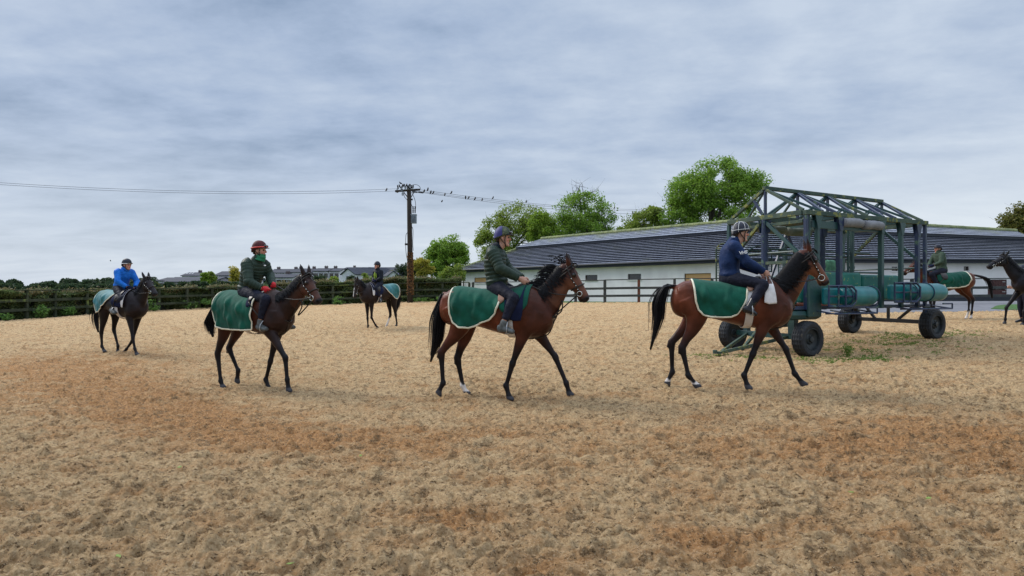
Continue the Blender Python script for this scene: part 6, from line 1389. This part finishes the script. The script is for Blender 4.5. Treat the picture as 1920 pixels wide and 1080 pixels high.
# ridge and rafters
RZ = 3.80; beam('ridge_beam', (-.03, 1.05, RZ), (LN+.03, 1.05, RZ), .09, .085)
nd = [0.0, 1.1, 2.2, 3.3, LN]
def raft(a, b, w=.055, mt='gate_blue'):
    m = MB(); m.bar(a, b, w, w*1.15); gp(m, 'rafter', mt)
for i, x in enumerate(nd):
    raft((x, 1.01, RZ-.05), (min(LN, x+.0), .06, LZ+.08), .055, 'gate_blue' if i % 2 else 'gate_moss'); raft((x, 1.09, RZ-.05), (x, WD-.05, LZ+.08), .06, 'gate_green' if i else 'gate_moss')
    if i < len(nd)-1:
        raft((x+.04, 1.0, RZ-.06), (x+.55, .05, LZ+.085), .045, 'gate_green'); raft((nd[i+1]-.04, 1.0, RZ-.06), (x+.62, .05, LZ+.085), .045, 'gate_blue'); raft((x+.04, 1.1, RZ-.06), (x+.55, WD-.04, LZ+.085), .045, 'gate_green')
        m = MB(); m.bar((x+.05, 1.05, LZ+.08), (nd[i+1]-.04, 1.05, RZ-.06), .045); gp(m, 'web_brace', 'gate_green')
    m = MB(); m.bar((x+.02, 1.05, LZ+.07), (x+.02, 1.05, RZ-.045), .055); gp(m, 'web_post', 'gate_blue')
raft((.0, 1.35, RZ-.25), (-.0, 1.1, LZ+.09), .05)
# inverted V braces of both ends
for x, y0, y1 in ((0.0, .12, 1.95), (LN, .15, 1.95)):
    for yy, mt in ((y0, 'gate_green'), (y1, 'gate_moss')):
        m = MB(); m.bar((x-.05, 1.05+(.04 if yy > 1 else -.04), LZ-.06), (x-.05, yy, 2.22), .065, .07); gp(m, 'brace', mt)
m = MB(); m.bar((2.1, WD, LZ-.1), (2.9, WD, 1.4), .06); m.bar((2.0, WD-.08, LZ-.1), (1.2, WD-.08, 1.4), .06); gp(m, 'brace', 'gate_blue')
# rolled canvas
for x0, x1, y, z, r_, mt in ((1.18, 1.82, -.03, LZ-.13, .105, 'canvas'), (1.88, 2.55, -.04, LZ-.15, .105, 'canvas'), (.08, .95, 1.28, LZ-.20, .10, 'canvas_green'), (1.02, 1.85, 1.28, LZ-.22, .10, 'canvas_green')):
    m = MB(); n = 13; xs = np.linspace(x0, x1, n); m.tube([(x, y, z+.008*math.sin(x*9)) for x in xs], [r_*(.93 if i in (0, n-1) else 1+.04*math.sin(i*2.1)) for i in range(n)], 16); gp(m, 'canvas_roll', mt, bev=0, smooth=True)
# rails
m = MB()
for (y, z, x0, x1) in ((1.12, 2.29, 0, 4.35), (1.12, 1.90, 2.1, 4.4), (1.12, 2.40, .1, 4.0)): m.tube([(x0, y, z), (x1, y, z)], .025, 8)
for (x, z) in ((0, 2.29), (LN, 2.0)): m.tube([(x, .05, z), (x, WD-.05, z)], .025, 8)
gp(m, 'rail', 'gate_green', bev=0)
m = MB(); m.bar((-.02, .08, 2.06), (-.02, 1.8, 2.06), .06, .07); gp(m, 'lichen_rail', 'gate_moss')
# mesh panels
def mesh_panel(x0, x1, y, z0, z1, mt='gate_green', arch=False, dirv='x'):
    m = MB(); st = .065; P = (lambda s, z: (s, y, z)) if dirv == 'x' else (lambda s, z: (y, s, z))
    for i in range(int((x1-x0)/st)+1): m.tube([P(x0+i*st, z0), P(x0+i*st, z1)], .005, 4)
    for i in range(int((z1-z0)/st)+1): m.tube([P(x0, z0+i*st), P(x1, z0+i*st)], .005, 4)
    for a, b in (((x0, z0), (x1, z0)), ((x0, z1), (x1, z1)), ((x0, z0), (x0, z1)), ((x1, z0), (x1, z1))): m.tube([P(*a), P(*b)], .018, 6)
    if arch:
        q = [(x0+(x1-x0)*t, z1+.12*math.sin(math.pi*t)) for t in np.linspace(0, 1, 12)]; m.tube([P(*a) for a in q], .016, 6)
    gp(m, 'mesh_panel', mt, bev=0)
mesh_panel(1.15, 1.95, 1.6, 1.75, 2.42, arch=True); mesh_panel(2.1, 3.1, 1.6, 1.70, 2.2, arch=True); mesh_panel(.1, .9, 1.6, 1.9, 2.4, arch=True); mesh_panel(WD, WD+.42, 0.0, 1.62, 2.5, 'gate_moss', True, 'y')
# padded partitions and fixed panels
def pad(name, x0, x1, y, z0, z1, t, mt, lab=None):
    m = MB(); m.box(((x0+x1)/2, y, (z0+z1)/2), (x1-x0, t, z1-z0)); gp(m, name, mt, lab, bev=t*.35)
pad('padded_partition', .35, 2.5, .45, 1.15, 1.86, .16, 'pad_green', 'long green padded partition with yellow lichen'); pad('padded_partition', 2.6, 4.1, .5, 1.2, 1.82, .16, 'pad_green')
pad('side_panel', -.62, .06, .30, 1.12, 1.74, .12, 'pad_green', 'green side panel with yellow lichen'); pad('front_panel', -.02, .40, -.05, .86, 1.66, .07, 'gate_green'); pad('side_box', -.75, .52, .12, .80, 1.02, .30, 'gate_green')
# teal padded rolls with their tube frames
for k, (x0, x1, f0, z, r_) in enumerate(((.72, 1.72, .28, 1.31, .215), (3.05, 4.48, 2.58, 1.39, .215))):
    m = MB(); n = 15; xs = np.linspace(x0, x1, n); rr = [r_*(.72 if i in (0, n-1) else .95 if i in (1, n-2) else 1.0+.012*math.sin(i*1.7)) for i in range(n)]
    m.tube([(x, -.32, z) for x in xs], rr, 22); ro = gp(m, 'padded_roll', 'pad_teal', None, bev=0, smooth=True)
    for xx in ([x0+.05, x1-.03] if k == 0 else [x0+.05, x0+.72]):
        m = MB(); m.tube([(xx, -.32+(r_+.006)*math.cos(q), z+(r_+.006)*math.sin(q)) for q in np.linspace(0, 2*math.pi, 25)], .012, 6, cap=False)
        gp(m, 'strap', 'gate_blue', None, ro, bev=0)
    pd = MB(); pd.box(((f0+x0)/2, -.22, z), (x0-f0+.05, .12, .36)); gp(pd, 'end_pad', 'pad_teal', bev=.04)
    m = MB()
    for zz in (z+.2, z, z-.2): m.tube([(f0-.05, -.36, zz), (x0+.1, -.52, zz)], .02, 8)
    q = [(f0-.05, -.36, z-.22), (f0-.05, -.36, z+.22), (x0+.0, -.53, z+.22), (x0+.12, -.55, z+.12), (x0+.12, -.55, z-.12), (x0, -.53, z-.22), (f0-.05, -.36, z-.22)]; m.tube(q, .022, 8)
    for xx in (.3, .7): m.tube([(f0+(x0-f0)*xx, -.42-.1*xx, z-.22), (f0+(x0-f0)*xx, -.42-.1*xx, z+.22)], .02, 8)
    gp(m, 'tube_frame', 'gate_blue', bev=0)
# chassis
m = MB(); m.bar((-.6, .05, 1.06), (LN+.25, .05, 1.06), .10, .07); m.bar((-.6, 1.75, 1.06), (LN+.2, 1.75, 1.06), .10, .07)
for x in (-.4, .8, 2.0, 3.2, 4.4): m.bar((x, .11, 1.04), (x, 1.70, 1.04), .08, .06)
gp(m, 'chassis', 'gate_blue')
m = MB(); m.tube([(-.7, .4, 1.12), (2.15, .4, 1.10)], .05, 10); gp(m, 'pipe', 'rustpipe', bev=0)
for x0, x1, z in ((.25, 1.65, .94), (2.9, 4.6, 1.0)):
    m = MB(); 
    for yy in (-.28, -.50): m.tube([(x0, yy, z), (x1, yy, z)], .018, 8)
    for xx in np.linspace(x0, x1, 4): m.tube([(xx, -.50, z), (xx, -.06, z+.06)], .016, 8)
    m.tube([(x1, -.5, z), (x1, -.5, z+.12), (x1-.4, -.5, z+.12)], .018, 8); gp(m, 'step_rail', 'gate_blue', bev=0)
# axles
WH = [(.05, 0.0), (.02, 2.0), (4.62, -.05), (4.62, 2.05)]; RW = .385
gl = [gground(*p) for p in WH]
m = MB(); m.bar((4.62, .15, gl[2]+RW+.02), (4.62, 1.85, gl[3]+RW+.02), .09, .10); 
for a, b in ((.75, .4), (1.0, 1.0), (1.35, 1.6)): m.bar((4.62, b, 1.0), (4.62, a, gl[2]+RW+.06), .06)
m.bar((4.62, .02, gl[2]+RW), (4.52, .06, 1.03), .08); m.bar((4.62, 1.98, gl[3]+RW), (4.52, 1.8, 1.03), .08); gp(m, 'axle', 'black')
m = MB(); m.bar((.05, .15, gl[0]+RW), (.02, 1.85, gl[1]+RW), .10, .12); m.bar((.05, .35, gl[0]+RW+.05), (.05, .35, 1.02), .16, .14); m.bar((.05, 1.6, gl[0]+RW+.05), (.05, 1.6, 1.02), .12); m.tube([(.05, .7, .62), (.05, .7, 1.0)], .2, 14); gp(m, 'axle', 'gate_green')
# drawbar
m = MB(); tip = np.array((-1.42, .98, .08)); m.bar((.0, .45, .40), tip, .05, .07); m.bar((.0, 1.55, .40), tip+[.03, .04, .005], .05, .07); m.box(tip+[-.05, 0, 0], (.22, .10, .05)); m.tube([tip+[-.2, 0, -.02], tip+[-.2, 0, .06]], .05, 10)
m.bar((-.9, .9, .12), (-.28, .98, .56), .06); gp(m, 'drawbar', 'gate_moss')
# wheels
def wheel(x, y, z, lab=None, W_=.27, tyre_r=RW):
    w = MB(); n = 48; prof = [(.23, -.11), (.27, -.135), (.33, -.14), (.37, -.115), (.385, -.07), (.385, .07), (.37, .115), (.33, .14), (.27, .135), (.23, .11)]
    V = []
    for i in range(n):
        q = 2*math.pi*i/n
        for k, (r_, t) in enumerate(prof):
            lug = .010*(i % 2) if k in (3, 4, 5, 6) else 0
            sq = 0.0; zz = r_*math.sin(q)-lug*math.sin(q)
            zz = max(zz, -.355) if True else zz     # slightly flat where it stands
            V.append((x+(r_-lug)*math.cos(q), y+t, z+zz))
    m_ = len(prof); w.add(V, [(i*m_+k, ((i+1) % n)*m_+k, ((i+1) % n)*m_+k+1, i*m_+k+1) for i in range(n) for k in range(m_-1)])
    # tread ribs
    for t in (-.08, -.03, .03, .08): w.tube([(x+.383*math.cos(q), y+t, max(z-.36, z+.383*math.sin(q))) for q in np.linspace(0, 2*math.pi, 33)], .009, 5, cap=False)
    W0 = empty('wheel', (0, 0, 0)); W0.parent = gate
    if lab: W0['label'] = lab
    w.build('tyre', MT['tyre'], W0)
    r = MB(); ring = lambda rr, t: [(x+rr*math.cos(2*math.pi*i/32), y+t, z+rr*math.sin(2*math.pi*i/32)) for i in range(32)]
    V = []; pr = [(.238, -.115), (.225, -.12), (.215, -.07), (.12, -.05), (.10, -.07), (.06, -.075), (.055, -.11), (.0, -.115)]
    for rr, t in pr: V += ring(max(rr, .001), t)
    r.add(V, [(k*32+i, k*32+(i+1) % 32, (k+1)*32+(i+1) % 32, (k+1)*32+i) for k in range(len(pr)-1) for i in range(32)])
    V = []; pr = [(.238, .115), (.215, .05), (.0, .04)]
    for rr, t in pr: V += ring(max(rr, .001), t)
    r.add(V, [(k*32+i, (k+1)*32+i, (k+1)*32+(i+1) % 32, k*32+(i+1) % 32) for k in range(len(pr)-1) for i in range(32)])
    for i in range(6): q = i*math.pi/3; r.tube([(x+.085*math.cos(q), y-.06, z+.085*math.sin(q)), (x+.085*math.cos(q), y-.09, z+.085*math.sin(q))], .012, 6)
    r.build('rim', MT['rim'], W0)
for i, (x, y) in enumerate(WH): wheel(x, y, gl[i]+.36)
# green drum and seat seen through the frame
m = MB(); m.box((3.0, 1.55, 2.02), (.36, .2, .42)); gp(m, 'control_box', 'box_green', bev=.06)

# ------------------------------------------------------------------ weeds by the gate, fallen leaves
MT['weed'] = leafmat('weed_leaves', (0.10, 0.22, 0.03), (0.06, 0.14, 0.02), (0.2, 0.26, 0.06))
def weeds():
    g = np.random.default_rng(21); C = []
    for (cx_, cy_, sx, sy, n, d) in ((8.2, 12.8, 1.6, 1.1, 420, .05), (10.2, 14.4, 1.5, .8, 320, .05), (6.8, 11.3, 1.1, .4, 240, .05), (5.2, 11.9, 1.0, .6, 160, .05), (9.8, 13.6, .8, .4, 160, .06), (4.3, 12.3, .5, .3, 60, .04), (11.5, 14.6, .8, .5, 120, .04)):
        X = g.normal(cx_, sx*.6, n); Y = g.normal(cy_, sy*.6, n)
        for x, y in zip(X, Y):
            k = g.integers(5, 16); q = g.normal(size=(k, 3))*[.035, .035, .012]; z = float(0); C.append(np.array([x, y, 0])+q+[0, 0, .012])
    C = np.concatenate(C); C[:, 2] += gz(C[:, 0], C[:, 1]); nn = len(C); keep = fbm(C[:, 0]*2.5, C[:, 1]*2.5, 3) > .42
    o = link('ground_weeds', leafmesh('ground_weeds', C[keep], .05, seed=5, asp=.3), MT['weed']); tag(o, 'thin patch of low green weeds in the sand around the gate wheels', 'weeds', kind='stuff')
weeds()
P = W(1589, 653, 11.6); g0 = float(gz(P[0], P[1])); g = np.random.default_rng(2)
root = empty('weed_plant', (P[0], P[1], g0), 0, 'single taller weed standing in the sand right of the front gate wheel', 'weed')
C = g.normal(size=(130, 3))*[.05, .05, .07]+[0, 0, .13]; link('foliage', leafmesh('foliage', C, .05, seed=1), MT['weed'], root)
mb = MB(); mb.tube([(0, 0, -.02), (.01, 0, .12), (0, .01, .24)], .006, 5); mb.build('stem', MT['weed'], root)
MT['fallen'] = mat('fallen_leaf', (0.18, 0.26, 0.05), 0.7, (0.12, 0.18, 0.03), 20)
for i, (px, py, lb) in enumerate([(1095, 1080, 0), (336, 885, 'fallen green leaf on the sand below the horse at left centre'), (223, 1056, 'fallen green leaf on the sand at the bottom left'), (545, 1070, 'yellow-green fallen leaf at the bottom edge left of centre'), (1595, 933, 'yellow-green leaf lying on the sand at lower right'), (1740, 945, 'green fallen leaf on the sand near the right bottom'), (676, 863, 'small green leaf on the sand below the middle horse tail')]):
    if not lb: continue
    t = 1.6/((py-HZ)/F)
    for _ in range(6): X = (px-960)/F*t; zg = float(gz(X, t)); t = (CZ-zg)/((py-HZ)/F)
    X = (px-960)/F*t; m = MB(); q = i*1.3; L_ = .028; a = np.array([math.cos(q), math.sin(q), .15]); b = np.array([-math.sin(q), math.cos(q), .1])
    V = [a*L_, a*L_*.3+b*L_*.55, -a*L_*.8, a*L_*.3-b*L_*.5]; V = [v+[0, 0, .045] for v in V]; V2 = [v-[0, 0, .002] for v in V]; m.add(V+V2, [(0, 1, 2, 3), (7, 6, 5, 4), (0, 4, 5, 1), (1, 5, 6, 2), (2, 6, 7, 3), (3, 7, 4, 0)])
    o = m.build('fallen_leaf', MT['fallen']); o.location = (X, t, float(gz(X, t))); tag(o, lb, 'leaf')

GR = dict(tree='trees beyond the arena', house='houses in the distance', person='people with the horses', shrub='plants at the fence foot', leaf='fallen leaves on the sand', cable='overhead wires', fence='fences round the arena', stable='stable blocks')
for o in list(SC.objects):
    if o.parent is None and 'label' in o and 'group' not in o and o.get('category') in GR: o['group'] = GR[o['category']]
